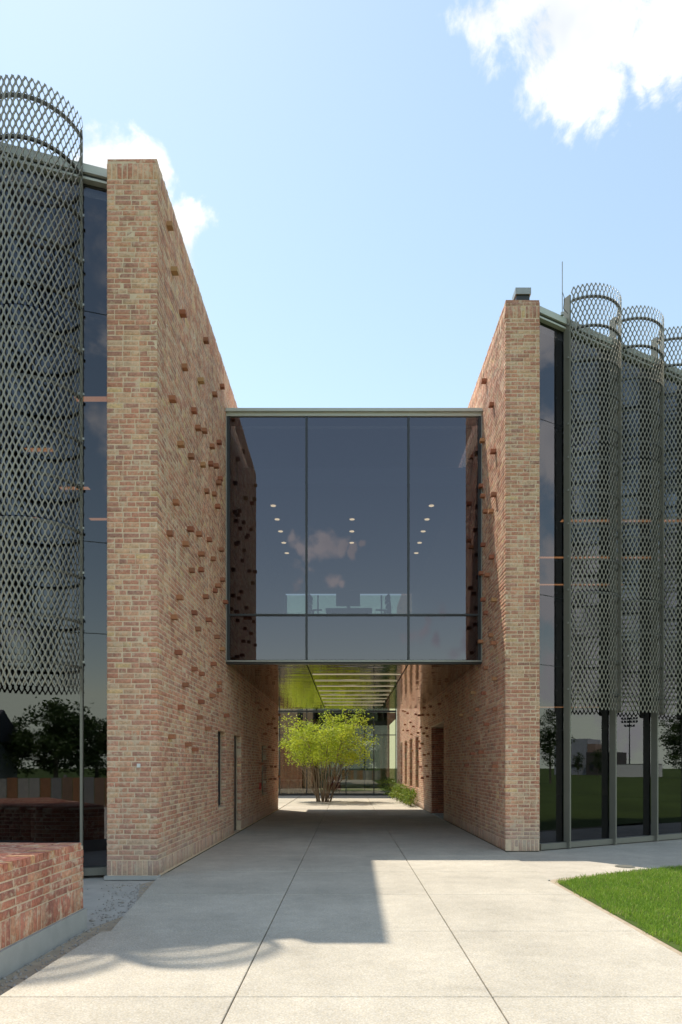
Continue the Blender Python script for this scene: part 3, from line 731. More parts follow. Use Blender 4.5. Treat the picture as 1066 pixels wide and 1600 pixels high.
def shell(t, poly, floors=True):
    mw = t.matrix_basis.inverted()
    loc = [(mw @ Vector((x, y, 0))).xy[:] for x, y in poly]
    MB().prism(loc, BH - .45, BH - .2).build('roof', M['roof'], t)
    MB().prism(loc, 3.3, 4.4).build('floor_slab', M['dark'], t)
    MB().prism(loc, -.04, .04).build('ground_floor', M['dark'], t)
    MB().prism(loc, 7.55, 7.6).build('ceiling', M['ceil'], t)
    return loc, mw
# left
AL = (-3.19, 9.185); angL = math.atan2(-.309, -.951)
tl = facade('glass_building', 'dark glass facade building left of the brick pier, behind the curved mesh screens', AL, angL, 7.5, 1 if False else -1, FIN_S, None, None)
uL = Vector((-.951, -.309, 0)); nL = Vector((.309, -.951, 0))
pL = [(-3.21, 9.45), (AL[0] - .951 * 7.5 - .13, AL[1] - .309 * 7.5 + .25), (-12.5, 22.8), (-3.21, 22.8)]
loc, mw = shell(tl, pL)
mb = MB()
for (a, b) in ((1, 2), (2, 3)):
    p, q = Vector(loc[a]), Vector(loc[b]); d = q - p
    mb.box(((p.x + q.x) / 2, (p.y + q.y) / 2, 4.6), (d.length, .1, 9.2), math.atan2(d.y, d.x))
mb.build('rear_wall', M['wall_in'], tl)
# right
AR = (3.32, 11.88); angR = math.atan2(.492, .871)
FIN_R = [.66, 1.86, 3.06, 4.26, 5.46, 6.66]
tr_ = facade('glass_building', 'dark glass facade building right of the brick pier, with three mesh screens in view', AR, angR, 14.0, 1, FIN_R, None, None)
uR = Vector((.871, .492, 0)); nR = Vector((.492, -.871, 0))
e = Vector((AR[0], AR[1], 0)) + uR * 14
pR = [(3.36, 12.2), (e.x - .1, e.y + .2), (e.x - 3, 34), (3.36, 34)]
loc, mw = shell(tr_, pR)
mb = MB()
for (a, b) in ((1, 2), (2, 3)):
    p, q = Vector(loc[a]), Vector(loc[b]); d = q - p
    mb.box(((p.x + q.x) / 2, (p.y + q.y) / 2, 4.6), (d.length, .1, 9.2), math.atan2(d.y, d.x))
mb.build('rear_wall', M['wall_in'], tr_)


# ---- curved expanded metal screens
SAG, CH, NARC, PITCH = .38, 1.2, 20, .168
RAD = (SAG * SAG + (CH / 2) ** 2) / (2 * SAG); HALF = math.asin(CH / 2 / RAD)
def arc(t_):                                              # t_ in 0..1 along the chord; returns point, tangent, normal (local: x along, y outward)
    a = -HALF + 2 * HALF * t_
    return np.stack([CH / 2 + RAD * np.sin(a), RAD * np.cos(a) - (RAD - SAG)], -1), np.stack([np.cos(a), -np.sin(a)], -1), np.stack([np.sin(a), np.cos(a)], -1)
def screen_mesh(z0, z1):
    rows = int(round((z1 - z0) / (PITCH / 2)))
    dz = (z1 - z0) / rows
    P0, P1 = [], []
    for r in range(rows):
        for c in range(NARC + 1):
            # nodes alternate like a diamond lattice
            u = c if r % 2 == 0 else c + .5
            if u > NARC: continue
            for du in (-.5, .5):
                v = u + du
                if 0 <= v <= NARC: P0.append((u / NARC, z0 + r * dz)); P1.append((v / NARC, z0 + (r + 1) * dz))
    P0 = np.array(P0); P1 = np.array(P1); n = len(P0)
    # ribbon: three stations, slightly bowed so the openings read as rounded diamonds
    st = []
    for f in (0, .25, .75, 1):
        g = f + (.10 if f == .25 else -.10 if f == .75 else 0)
        t = P0[:, 0] + (P1[:, 0] - P0[:, 0]) * (f * .0 + (0 if f == 0 else 1 if f == 1 else (.16 if f == .25 else .84)))
        st.append((t, P0[:, 1] + (P1[:, 1] - P0[:, 1]) * f))
    al = R(24); wid = .029; th = .004
    V = np.zeros((n, 4, 4, 3))
    for k, (t, z) in enumerate(st):
        p, T, Nn = arc(t)
        w = T * math.cos(al) - Nn * math.sin(al); m = T * math.sin(al) + Nn * math.cos(al)
        ww = wid * (1.0 if k in (0, 3) else .82)
        for q, (a, b) in enumerate(((-.5, -.5), (.5, -.5), (.5, .5), (-.5, .5))):
            xy = p + w * (a * ww) + m * (b * th)
            V[:, k, q, 0:2] = xy; V[:, k, q, 2] = z
    F = []
    for k in range(3):
        for q in range(4):
            q2 = (q + 1) % 4; F.append((k * 4 + q, k * 4 + q2, k * 4 + 4 + q2, k * 4 + 4 + q))
    F = np.array(F)
    return np_mesh('mesh_panel', V.reshape(-1, 3), (F[None] + 16 * np.arange(n)[:, None, None]).reshape(-1, 4), M['mesh'])
def hoop_mesh():
    mb = MB(); t = np.linspace(0.0, 1.0, 25); p, T, Nn = arc(t); p = p - Nn * .03
    n0 = 0
    for i in range(25):
        for (a, z) in ((-.018, -.016), (.018, -.016), (.018, .016), (-.018, .016)):
            mb.v.append((p[i, 0] + Nn[i, 0] * a, p[i, 1] + Nn[i, 1] * a, z))
    for i in range(24):
        for q in range(4): mb.f.append((i * 4 + q, i * 4 + (q + 1) % 4, i * 4 + 4 + (q + 1) % 4, i * 4 + 4 + q))
    mb.f.append((0, 1, 2, 3)); mb.f.append((96, 99, 98, 97))
    return mb.mesh('hoop')
PANELS = [screen_mesh(2.45, 4.535), screen_mesh(4.55, 7.135), screen_mesh(7.15, 9.96)]
HOOP = hoop_mesh(); HOOP.materials.append(M['hoop'])
HZ = [9.74] + [9.23 - k * .589 for k in range(12)]
def screen(loc, x_dir, n_dir, label):
    t = link('mesh_screen', None, None, loc)
    t.matrix_basis = Matrix(((x_dir.x, n_dir.x, 0, loc[0]), (x_dir.y, n_dir.y, 0, loc[1]), (0, 0, 1, 0), (0, 0, 0, 1)))
    tag(t, label, 'mesh screen', 'curved expanded metal screens on the glass facades')
    for me in PANELS: link('mesh_panel', me, t)
    for z in HZ: link('hoop', HOOP, t, (0, 0, z))
    return t
def base(A, u, n, s, out=.115): return (A[0] + u.x * s + n.x * out, A[1] + u.y * s + n.y * out, 0)
# left facade: local x must run left-to-right seen from outside, i.e. from far fin back to the pier
labsL = ['large curved metal mesh screen on the left glass building beside the brick pier', 'curved mesh screen on the left building, just out past the one beside the pier', 'third curved mesh screen from the pier on the left building', 'fourth curved mesh screen from the pier on the left building']
for k in range(4):
    s1 = FIN_S[k + 1] - .02
    screen(base(AL, uL, nL, s1), -uL, nL, labsL[k])
labsR = ['curved metal mesh screen on the right building, next to the brick pier', 'curved metal mesh screen on the right building, second from the brick pier', 'third curved mesh screen from the brick pier on the right building', 'fourth curved mesh screen along the right building, past the picture edge']
for k in range(4):
    screen(base(AR, uR, nR, FIN_R[k] + .02), uR, nR, labsR[k])
# lightning rod beside the first right fin
p = base(AR, uR, nR, .52, .05)
t = empty('lightning_rod', (p[0], p[1], BH), label='thin lightning rod rising from the roof edge beside the first right screen', cat='lightning rod')
MB().tube([(0, 0, 0), (0, 0, .95)], .008, 6).build('rod', M['steel'], t)
MB().tube([(0, 0, .0), (0, 0, .05)], .03, 8).build('socket', M['steel'], t)
mb = MB().tube([(0, 0, .42), (.04, 0, .30), (.02, 0, .12), (.10, 0, .03)], .006, 6).build('cable', M['frame'], t)

# pendants behind the glass
def pendant(x, y, z, l, label, rz=0):
    t = empty('pendant_light', (x, y, z), rz, label=label, cat='pendant light', group='linear pendant lights behind the dark glass')
    MB().box((0, 0, .03), (l, .15, .05)).build('housing', M['dark'], t)
    MB().box((0, 0, .0), (l - .02, .13, .008)).build('diffuser', M['lamp_orange'], t)
    for s in (-.4, .4): MB().box((s * l, 0, .055 + (7.54 - z - .055) / 2 if z > 5 else .1), (.008, .008, (7.54 - z - .055) if z > 5 else .1)).build('hanger', M['dark'], t)
pendant(-3.85, 10.3, 7.0, .55, 'warm linear pendant seen through the bare glass strip beside the left pier, the upper one')
pendant(-5.40, 11.95, 7.0, .5, 'warm linear pendant glowing behind the left mesh screen, highest of those behind it')
pendant(-5.45, 13.6, 7.0, .6, 'warm linear pendant behind the left mesh screen near its pole')
pendant(-7.2, 15.25, 7.0, .55, 'warm linear pendant behind the left mesh screen near the picture edge')
pendant(-5.5, 15.3, 7.0, .6, 'warm linear pendant seen through the bare glass strip beside the left pier, the lower one')
for y, w in ((15.4, 'highest'), (18.1, 'middle'), (20.8, 'lowest')):
    pendant(6.6, y, 7.0, 3.6, 'long warm linear pendant behind the right mesh screens, the %s of three lines' % w)
pendant(6.1, 18.9, 3.1, 1.7, 'warm linear pendant in the ground floor room below the right mesh screens')

# ------------------------------------------------------------------ courtyard building
cy = 34.4
ct = empty('glass_building', (0, cy, 0), label='low glass fronted building closing the far end of the courtyard', cat='glass building')
CX0, CX1, CHH = -12.0, 2.44, 8.4
xs = [CX0, -9.6, -7.6, -5.5, -3.45, -2.08, -.1, 1.3, 2.42]
for a, b in zip(xs[:-1], xs[1:]):
    for z0, z1 in ((.08, 3.03), (3.07, 4.22), (4.26, 6.2), (6.24, 8.1)):
        bx('glass_pane', ((a + b) / 2, 0, (z0 + z1) / 2), (b - a - .05, .012, z1 - z0), M['glass_court'], ct)
for x in xs: bx('mullion', (x if x > CX0 else x + .03, -.02, 4.05), (.05, .12, 8.1), M['frame'], ct)
for z, h in ((4.24, .09), (6.22, .05), (.04, .08)): bx('transom', ((CX0 + CX1) / 2, -.015, z), (CX1 - CX0, .1, h), M['frame'], ct)
bx('transom', (-5.5, -.012, 3.05), (13, .09, .04), M['frame'], ct); bx('transom', (1.85, -.012, 3.05), (1.1, .09, .04), M['frame'], ct)
bx('coping', ((CX0 + CX1) / 2, .1, CHH - .13), (CX1 - CX0, .5, .25), M['coping'], ct)
bx('roof', ((CX0 + CX1) / 2, 3.3, CHH - .2), (CX1 - CX0, 6.0, .2), M['roof'], ct)
bx('floor_slab', ((CX0 + CX1) / 2, 3.2, 4.05), (CX1 - CX0, 5.8, .3), M['dark'], ct)
bx('ground_floor', ((CX0 + CX1) / 2, 3.2, .0), (CX1 - CX0, 6, .06), M['wall_in'], ct)
for k in range(10): bx('rear_pane', (CX0 + .72 + k * 1.444, 6.3, 4.1), (1.40, .012, 7.9), M['glass'], ct)  # rear glazing added to let daylight brighten the room behind the front glass
for k in range(11): bx('rear_mullion', (CX0 + k * 1.444, 6.3, 4.1), (.06, .1, 8.1), M['frame'], ct)
for k in range(14):
    bx('curtain_fold', (-3.4 + k * .14, .42 + (.05 if k % 2 else 0), 2.0), (.13, .06, 3.9), M['curtain'], ct, rz=.3 if k % 2 else -.3)
t = empty('console_table', (-2.9, cy + .25 - .05, .035), label='pale long table behind the courtyard glass, left of the tree', cat='table')
MB().box((0, 0, .74), (1.25, .3, .05)).build('table_top', M['table'], t)
for s in (-.55, -.1, .5): MB().box((s, 0, .36), (.05, .28, .70)).build('leg', M['table'], t)
t = empty('lounge_chair', (-.75, cy + .9, .035), label='red lounge chair behind the courtyard glass, half hidden by the tree stems', cat='lounge chair')
MB().box((0, 0, .3), (.7, .6, .2)).build('seat', M['red'], t); MB().box((0, .3, .6), (.7, .14, .6)).build('backrest', M['red'], t)
mb = MB()
for sx in (-.3, .3):
    for sy in (-.25, .25): mb.box((sx, sy, .1), (.04, .04, .2))
mb.build('leg', M['frame'], t)

# courtyard side of the left building (mirrored in the courtyard glass)
cw = empty('brick_wall', (-2.36, 23.12, 0), label='brick wall facing the courtyard behind the left building, mirrored in the courtyard glass', cat='brick wall')
W = Wall(); W.face((-3.05, 23.28), math.pi, 6, .0, 3.2); 
W.emit(cw, M['brick'], limit=0)
bx('mortar_core', (-5.6, .08, LH / 2), (9.2, .14, LH - .02), M['mortar'], cw)

# ------------------------------------------------------------------ low wall at lower left
LWH = .762
lo = empty('low_brick_wall', (-2.41, 6.21, 0), label='low red brick bench wall on a concrete base at the lower left', cat='low wall')
fa = math.atan2(6.21 - 2.2, -2.41 + 2.50)                 # right face runs towards the viewer
poly = [(-2.50, 2.2), (-2.41, 6.21)]
for k in range(1, 9):
    a = k / 8; poly.append((-2.41 - 1.15 * math.sin(a * 1.35), 6.21 + .03 * k - .75 * (1 - math.cos(a * 1.5)) ))
poly += [(-4.2, 5.0), (-5.4, 3.6), (-6.0, 2.2)]
rel = lambda pl, g=0: [(x + 2.41, y - 6.21) for x, y in pl]
def inset(pl, d):
    cx = sum(p[0] for p in pl) / len(pl); cyy = sum(p[1] for p in pl) / len(pl)
    return [(x + (d if x < cx else -d), y + (d if y < cyy else -d)) for x, y in pl]
W = Wall()
L_ = math.hypot(.09, 4.01)
# right face, seen from outside (+X): its left end is the near end
W.face((-2.50, 2.2), fa, L_, .165, .165 + .215, soldier_base=True, header=.2)
W.face((-2.50, 2.2), fa, L_, .165 + .2, LWH - .06, header=.3)
# end face rounding to the left
pts = poly[1:]
for p, q in zip(pts[:-1], pts[1:]):
    d = math.hypot(q[0] - p[0], q[1] - p[1]); W.face(p, math.atan2(q[1] - p[1], q[0] - p[0]), d, .165, LWH - .062, header=.4)
W.emit(lo, M['brick_clean'])
MB().prism(rel(inset(poly, .0035)), .16, LWH - .03).build('mortar_core', M['mortar'], lo)
MB().prism(rel(inset(poly, -.025)), -.1, .16).build('concrete_base', M['concrete'], lo)
# rowlock top: each brick on edge, running across the wall
def top_z(): return LWH + rnd.uniform(-.003, .003)
y = 2.24; cnt = 0; capstuff = MB()
while y < 6.20:
    f = (y - 2.2) / 4.01; x1 = -2.50 + .09 * f + .004
    for j in range(8):
        x0 = x1 - .205
        # stay inside the rounded outline
        lim = -6.0 if y < 2.6 else (-5.4 + (y - 3.6) * (1.2 / 1.4) if y < 5.0 else -4.2 + (y - 5.0) * .75)
        if x0 < lim: break
        if y > 3.6:
            o = MB().box((0, 0, 0), (.2, .057, .06)).mesh('brick')
            o.materials.append(M['brick_clean'])
            a = o.attributes.new('tint', 'FLOAT', 'POINT'); a.data.foreach_set('value', np.full(8, rnd.random(), np.float32))
            link('cap_brick', o, lo, ((x0 + x1) / 2 + 2.41, y - 6.21, top_z() - .03))
        else: capstuff.box(((x0 + x1) / 2 + 2.41, y - 6.21, top_z() - .03), (.2, .057, .06))
        x1 = x0 - .009
    y += .0672
tag(capstuff.build('cap_brickwork', M['brick_clean'], lo, tint=True), kind='stuff')

# ------------------------------------------------------------------ ground
def sheet(name, poly, z, m, **k):
    mb = MB(); mb.v = [(x, y, z) for x, y in poly]; mb.f = [tuple(range(len(poly)))]
    return tag(mb.build(name, m), kind='structure', **k)
g = 600
lawn = sheet('lawn', [(-g, -g), (g, -g), (g, g), (-g, g)], -.09, M['lawn'])
sheet('ground', [(-14, -1), (-2.0, -1), (-2.0, 9.6), (-14, 9.6)], -.035, M['dust'])
# soil strip along the low wall
sheet('soil_strip', [(-2.52, 2), (-2.0, 2), (-2.02, 5.9), (-1.9, 6.6), (-2.05, 7.4), (-2.38, 8.3), (-2.50, 8.92), (-2.62, 8.6), (-2.35, 7.6), (-2.2, 6.9), (-2.36, 6.2)], -.031, M['soil'])

sheet('courtyard', [(-12, 23.3), (-2.622, 23.3), (-2.622, 34.3), (-12, 34.3)], -.03, M['joint'])
def left_edge(y):
    if y < 6.0: return -2.21 + .02 * (y - 4.4)
    if y < 8.93: return -2.10 - .40 * ((y - 6.0) / 2.93)
    return left_xy(min(y, 23.05)) + .012
def right_edge(y):
    if y < 8.75: return 2.56
    if y < 11.74: return 2.60 + .1 * (y - 8.75) / 3
    return right_xy(y) - .012
yy = [-8, 4.4, 6.0, 8.93, 14, 23.04]
pv = sheet('pavement', [(left_edge(y) + .004, y) for y in yy] + [(-2.36, 34.28), (2.42, 34.28), (2.58, 23), (2.69, 11.76), (2.59, 8.8), (2.55, 8.7), (2.55, -8)], -.028, M['joint'])
def slab(poly):
    mb = MB(); n = len(poly)
    cx = sum(p[0] for p in poly) / n; cyy = sum(p[1] for p in poly) / n
    def ins(d):
        out = []
        for i in range(n):
            p0, p1, p2 = Vector(poly[i - 1]), Vector(poly[i]), Vector(poly[(i + 1) % n])
            e1 = (p1 - p0).normalized(); e2 = (p2 - p1).normalized()
            n1 = Vector((-e1.y, e1.x)); n2 = Vector((-e2.y, e2.x)); b = (n1 + n2)
            b = b / max(.3, b.length_squared) * 2
            out.append(p1 + b * d)
        return out
    for d, z in ((.0045, -.03), (.0045, -.004), (.009, 0)):
        for p in ins(d): mb.v.append((p.x, p.y, z))
    for r in range(2):
        for i in range(n):
            j = (i + 1) % n; mb.f.append((r * n + i, r * n + j, (r + 1) * n + j, (r + 1) * n + i))
    mb.f.append(tuple(range(2 * n, 3 * n)))
    return mb.build('paving_slab', M['paving'], pv)
ys = [4.30 + 1.72 * k for k in range(-7, 19)]
for y0, y1 in zip(ys[:-1], ys[1:]):
    y1 = min(y1, 34.28)
    if y1 - y0 < .1: continue
    # break points where an edge bends
    brk = sorted({y0, y1} | {b for b in (6.0, 8.74, 8.76, 8.93, 11.74, 23.05) if y0 < b < y1})
    slab([(left_edge(y0), y0), (-.715, y0), (-.715, y1)] + [(left_edge(b), b) for b in reversed(brk)][:-1] if False else
         [(-.715, y0), (-.715, y1)] + [(left_edge(b - .001), b) for b in reversed(brk)])
    slab([(-.715, y0), (.91, y0), (.91, y1), (-.715, y1)])
    slab([(.91, y0)] + [(right_edge(b), b) for b in brk] + [(.91, y1)])
for k in range(6):
    for y0, y1 in ((23.3, 26.66), (26.66, 30.1), (30.1, 34.25)):
        x1 = -2.37 - k * 1.62; slab([(x1 - 1.62, y0), (x1, y0), (x1, y1), (x1 - 1.62, y1)])
# smooth concrete path round the right building
sheet('path', [(2.57, 8.74), (2.72, 8.9), (3.4, 9.28), (4.2, 9.72), (5.2, 10.2), (9, 12.2), (20, 18.4), (20, 24), (3.30, 12.0), (3.30, 11.74), (2.72, 11.74)], -.014, M['path'])
# drain cover in the path
t = empty('drain_cover', (4.05, 9.98, -.012), label='round grey drain cover in the smooth path beside the grass', cat='drain cover')
ring = [(math.cos(i * math.pi / 12), math.sin(i * math.pi / 12)) for i in range(24)]
MB().prism([(c * .14, s * .14) for c, s in ring], 0, .006).build('rim', M['steel'], t)
MB().prism([(c * .12, s * .12) for c, s in ring], .007, .011).build('lid', M['fin'], t)
# tree pit
sheet('tree_pit', [(-1.03 + 1.0 * math.cos(i * math.pi / 14), 28.1 + .8 * math.sin(i * math.pi / 14)) for i in range(28)], .005, M['dust'])
# turf edge soil
sheet('turf_edge', [(2.565, -6), (2.75, -6), (2.75, 8.6), (2.9, 8.78), (5.3, 10.1), (9, 12.02), (9, 12.1), (5.2, 10.16), (3.3, 9.2), (2.66, 8.84), (2.565, 8.7)], -.010, M['soil'])

# grass blades on the near lawn and pebbles on the soil strip
def grass_patch():
    n = 150000
    Y = 10.6 - (nr.uniform(0, 1, n) ** .75) * 7.6; X = 2.60 + nr.uniform(0, 1, n) * 4.6
    top = np.interp(X, [2.6, 2.75, 3.3, 4.2, 5.2, 9], [8.62, 8.74, 9.14, 9.64, 10.1, 12.1])
    edge = 2.645 + .03 * np.sin(Y * 7.1) + .02 * np.sin(Y * 23) + nr.uniform(-.02, .03, n)
    px = 544 + 1066 * X / Y
    keep = (Y < top + nr.uniform(-.05, .03, n)) & (X > edge) & (px < 1180)
    X, Y = X[keep], Y[keep]; n = len(X)
    h = nr.uniform(.035, .075, n); a = nr.uniform(0, 2 * math.pi, n); w = nr.uniform(.0022, .0042, n)
    lean = nr.uniform(.005, .045, n); b = nr.uniform(0, 2 * math.pi, n)
    z0 = -.02
    V = np.zeros((n, 5, 3))
    ca, sa = np.cos(a), np.sin(a); lx, ly = np.cos(b) * lean, np.sin(b) * lean
    for k, (f, ww) in enumerate(((0, 1), (0, -1), (.6, .8), (.6, -.8))):
        V[:, k] = np.stack([X + ca * w * ww + lx * f * f, Y + sa * w * ww + ly * f * f, z0 + h * f], 1)
    V[:, 4] = np.stack([X + lx, Y + ly, z0 + h * (1 - lean * 4)], 1)
    F3 = np.array([(0, 1, 3), (0, 3, 2), (2, 3, 4)])
    tint = np.clip(nr.normal(.25, .22, n), 0, .62); tint[nr.uniform(0, 1, n) > .94] = .9
    me = np_mesh('grass', V.reshape(-1, 3), (F3[None] + 5 * np.arange(n)[:, None, None]).reshape(-1, 3), M['grass'], {'tint': np.repeat(tint, 5)})
    tag(link('grass', me), 'bright mown grass at the lower right beside the paving', 'grass', kind='stuff')
grass_patch()
sheet('lawn_soil', [(2.62, -6), (12, -6), (12, 13.2), (9, 12.0), (5.2, 10.06), (4.2, 9.6), (3.3, 9.1), (2.75, 8.7), (2.62, 8.5)], -.006, M['lawn'])
def pebbles():
    n = 620
    ico = []
    V8 = np.array([(1, 0, 0), (-1, 0, 0), (0, 1, 0), (0, -1, 0), (0, 0, 1), (0, 0, -.6)], float)
    F8 = np.array([(0, 2, 4), (2, 1, 4), (1, 3, 4), (3, 0, 4), (2, 0, 5), (1, 2, 5), (3, 1, 5), (0, 3, 5)])
    Y = nr.uniform(3.6, 8.6, n)
    X = np.where(Y < 6.2, nr.uniform(-2.44, -2.2, n), -2.0 - .5 * (Y - 5.8) / 2.8 - np.abs(nr.normal(0, .22, n)))
    s = nr.uniform(.004, .014, n) * (1 + (nr.uniform(0, 1, n) > .95) * 1.0)
    V = V8[None] * s[:, None, None] * nr.uniform(.7, 1.3, (n, 6, 3)); V[:, :, 0] += X[:, None]; V[:, :, 1] += Y[:, None]; V[:, :, 2] += -.03
    me = np_mesh('pebbles', V.reshape(-1, 3), (F8[None] + 6 * np.arange(n)[:, None, None]).reshape(-1, 3), M['stone'])
    tag(link('pebbles', me), 'small loose pebbles on the bare soil along the low wall', 'pebbles', kind='stuff')
pebbles()

# ------------------------------------------------------------------ planting
def leaves(name, centers, per, spread, size, m, parent, rs, zflat=.6):
    n = len(centers) * per
    c = np.repeat(np.array(centers), per, 0) + rs.normal(0, 1, (n, 3)) * spread * np.array([1, 1, zflat])
    d = rs.normal(0, 1, (n, 3)); d[:, 2] *= .6; d /= np.linalg.norm(d, axis=1, keepdims=True)
    e = np.cross(d, rs.normal(0, 1, (n, 3))); e /= np.linalg.norm(e, axis=1, keepdims=True)
    s = size * rs.uniform(.6, 1.3, (n, 1))
    V = np.stack([c - d * s, c + e * s * .45, c + d * s, c - e * s * .45], 1)
    F = np.arange(n * 4).reshape(n, 4)
    cl = np.repeat(rs.uniform(0, .55, len(centers)), per)
    tint = np.clip(cl + rs.uniform(0, .45, n), 0, 1)
    me = np_mesh(name, V.reshape(-1, 3), F, m, {'tint': np.repeat(tint, 4)})
    return tag(link(name, me, parent), kind='stuff')
def multi_stem():
    t = empty('courtyard_tree', (-1.03, 28.1, 0), label='bright green multi-stemmed small tree in the sunlit courtyard', cat='tree')
    rs = np.random.RandomState(4); tips = []
    for k in range(24):
        a = k * 2.399; r0 = .06 + .26 * rs.uniform(); sp = rs.uniform(.15, 1.0)
        top = Vector((math.cos(a) * (1.95 * sp) + .1, math.sin(a) * 1.5 * sp, 3.0 + rs.uniform(-.5, .45) - .35 * sp))
        p0 = Vector((math.cos(a) * r0, math.sin(a) * r0 * .8, 0))
        mid = p0.lerp(top, .5) + Vector((0, 0, .1))
        pts = []
        for i in range(9):
            f = i / 8; q = p0 * (1 - f) ** 2 + mid * 2 * f * (1 - f) + top * f * f
            pts.append(q + Vector(rs.normal(0, .018, 3)) * (i > 0))
        MB().tube(pts, [.021 - .0018 * i for i in range(9)], 6).build('stem', M['bark'], t)
        tw = MB()
        for j in range(9):
            f = rs.uniform(.38, 1.0); i = min(7, int(f * 8)); b = pts[i].lerp(pts[i + 1], f * 8 - i)
            dr = Vector((math.cos(a) * .6 + rs.normal(0, .6), math.sin(a) * .6 + rs.normal(0, .6), rs.uniform(.15, 1.0))).normalized()
            l = rs.uniform(.35, .8); e = b + dr * l
            tw.tube([b, b.lerp(e, .5) + Vector((0, 0, .04)), e], [.010, .006, .003], 4)
            for u in (.55, .8, 1.0, 1.1):
                q = b + dr * l * u + Vector(rs.normal(0, .08, 3))
                tips.append(q)
        tag(tw.build('twig', M['bark'], t), kind='stuff')
    tips = [q for q in tips if q.z > 1.45 + .35 * rs.uniform() and -1.75 < q.x < 2.35]
    for _ in range(34):                                      # drooping lower sprays
        a = rs.uniform(0, 6.283); r = rs.uniform(1.2, 1.95); tips.append(Vector((max(-1.7, r * math.cos(a)), r * math.sin(a) * .8, rs.uniform(1.5, 2.3))))
    for _ in range(60):                                      # outer crown, uneven
        a = rs.uniform(0, 6.283); r = 1.95 * math.sqrt(rs.uniform(.3, 1)); z = 2.2 + rs.uniform(0, 1.45) - .25 * (r / 1.75) ** 2
        q = Vector((r * math.cos(a), r * .85 * math.sin(a), z))
        if -1.75 < q.x < 2.3: tips.append(q)
    voids = [Vector((rs.uniform(-1.6, 2.0), rs.uniform(-1.2, 0), rs.uniform(1.7, 3.7))) for _ in range(9)]
    tips = [q for q in tips if all((q - w).length > .36 for w in voids)]
    leaves('crown', [tuple(q) for q in tips], 21, .13, .047, M['leaf_bright'], t, rs)
multi_stem()
hr = np.random.RandomState(9)
hl = ['leafy shrub at the near end of the row under the slot windows', 'second leafy shrub from the near end of the row by the sunlit wall', 'middle leafy shrub of the row by the sunlit wall', 'leafy shrub second from the glass at the far end of the row', 'leafy shrub at the far end of the row against the courtyard glass']
for k, (x, y, h) in enumerate(((2.28, 25.0, .62), (2.24, 26.5, .66), (2.2, 28.2, .74), (2.15, 30.2, .72), (2.05, 32.3, .95))):
    t = empty('shrub', (x, y, 0), label=hl[k], cat='shrub', group='shrubs along the sunlit courtyard wall')
    cs = [(hr.normal(0, .10) , hr.uniform(-.8, .8), h * hr.uniform(.15, .92)) for _ in range(46)]
    for j in range(6):
        y2 = hr.uniform(-.6, .6); MB().tube([(0, y2 * .8, 0), (hr.normal(0, .06), y2, h * .7)], [.012, .005], 5).build('stem', M['bark'], t)
    leaves('foliage', cs, 16, .075, .045, M['leaf_hedge'], t, hr)

# ------------------------------------------------------------------ beyond the viewer: what the glass mirrors
def big_tree(x, y, h, w, label, seed, trunk=.18, base_f=.2, m=None, dens=1.0):
    rs = np.random.RandomState(seed)
    t = empty('shade_tree', (x, y, -.08), label=label, cat='tree')
    tr = MB(); tr.tube([(0, 0, 0), (rs.normal(0, .1), rs.normal(0, .1), h * .4), (rs.normal(0, .2), rs.normal(0, .2), h * .85)], [trunk, trunk * .7, trunk * .2], 8)
    cs = []
    for k in range(16):
        a = rs.uniform(0, 6.28); f = rs.uniform(base_f + .05, .75); l = w * .5 * rs.uniform(.5, 1.0) * (1 - abs(f - .5) * .6)
        b = Vector((0, 0, h * f)); e = b + Vector((math.cos(a) * l, math.sin(a) * l, h * rs.uniform(.05, .25)))
        tr.tube([b, b.lerp(e, .5) + Vector((0, 0, h * .02)), e], [trunk * .4, trunk * .25, trunk * .06], 5)
        for u in np.linspace(.35, 1.05, 5):
            cs.append(tuple(b.lerp(e, u) + Vector(rs.normal(0, .05 * w, 3))))
    for k in range(int(60 * dens)):
        a = rs.uniform(0, 6.28); f = rs.uniform(base_f, 1.0); r = w * .5 * math.sqrt(rs.uniform(.05, 1)) * math.sin(math.pi * min(.97, (f - base_f) / (1 - base_f) * .85 + .15)) ** .7
        cs.append((r * math.cos(a), r * math.sin(a), h * f))
    tr.build('trunk', M['bark'], t)
    leaves('crown', cs, int(55 * dens), .055 * w, .02 * w + .02, m or M['leaf_dark'], t, rs)
big_tree(4.9, -29.5, 5.6, 6.0, 'broad dark tree across the lawn, mirrored in the left glass below the mesh screen', 21)
big_tree(8.4, -32.4, 5.0, 4.6, 'smaller dark tree across the lawn, mirrored in the left glass strip beside the pier', 22)
big_tree(2.4, -32.8, 4.9, 4.2, 'spreading dark tree mirrored at the far left of the left glass', 23)
big_tree(54, -1.0, 6.6, 3.6, 'slender young tree on the lawn, mirrored in the right glass strip beside the pier', 24, .1, .25, None, .8)
big_tree(93, 7.2, 8.4, 8, 'rounded dark tree across the lawn, mirrored at the right edge of the right glass', 25)
big_tree(94.5, -7.4, 3.6, 2.2, 'small tree in front of the pale hall, mirrored between the first two fins', 26, .06, .2, None, .5)
big_tree(96, -5.0, 4.0, 3.2, 'small leafy tree in front of the dark brick wing, mirrored beside the second fin', 27, .06, .15, None, .5)
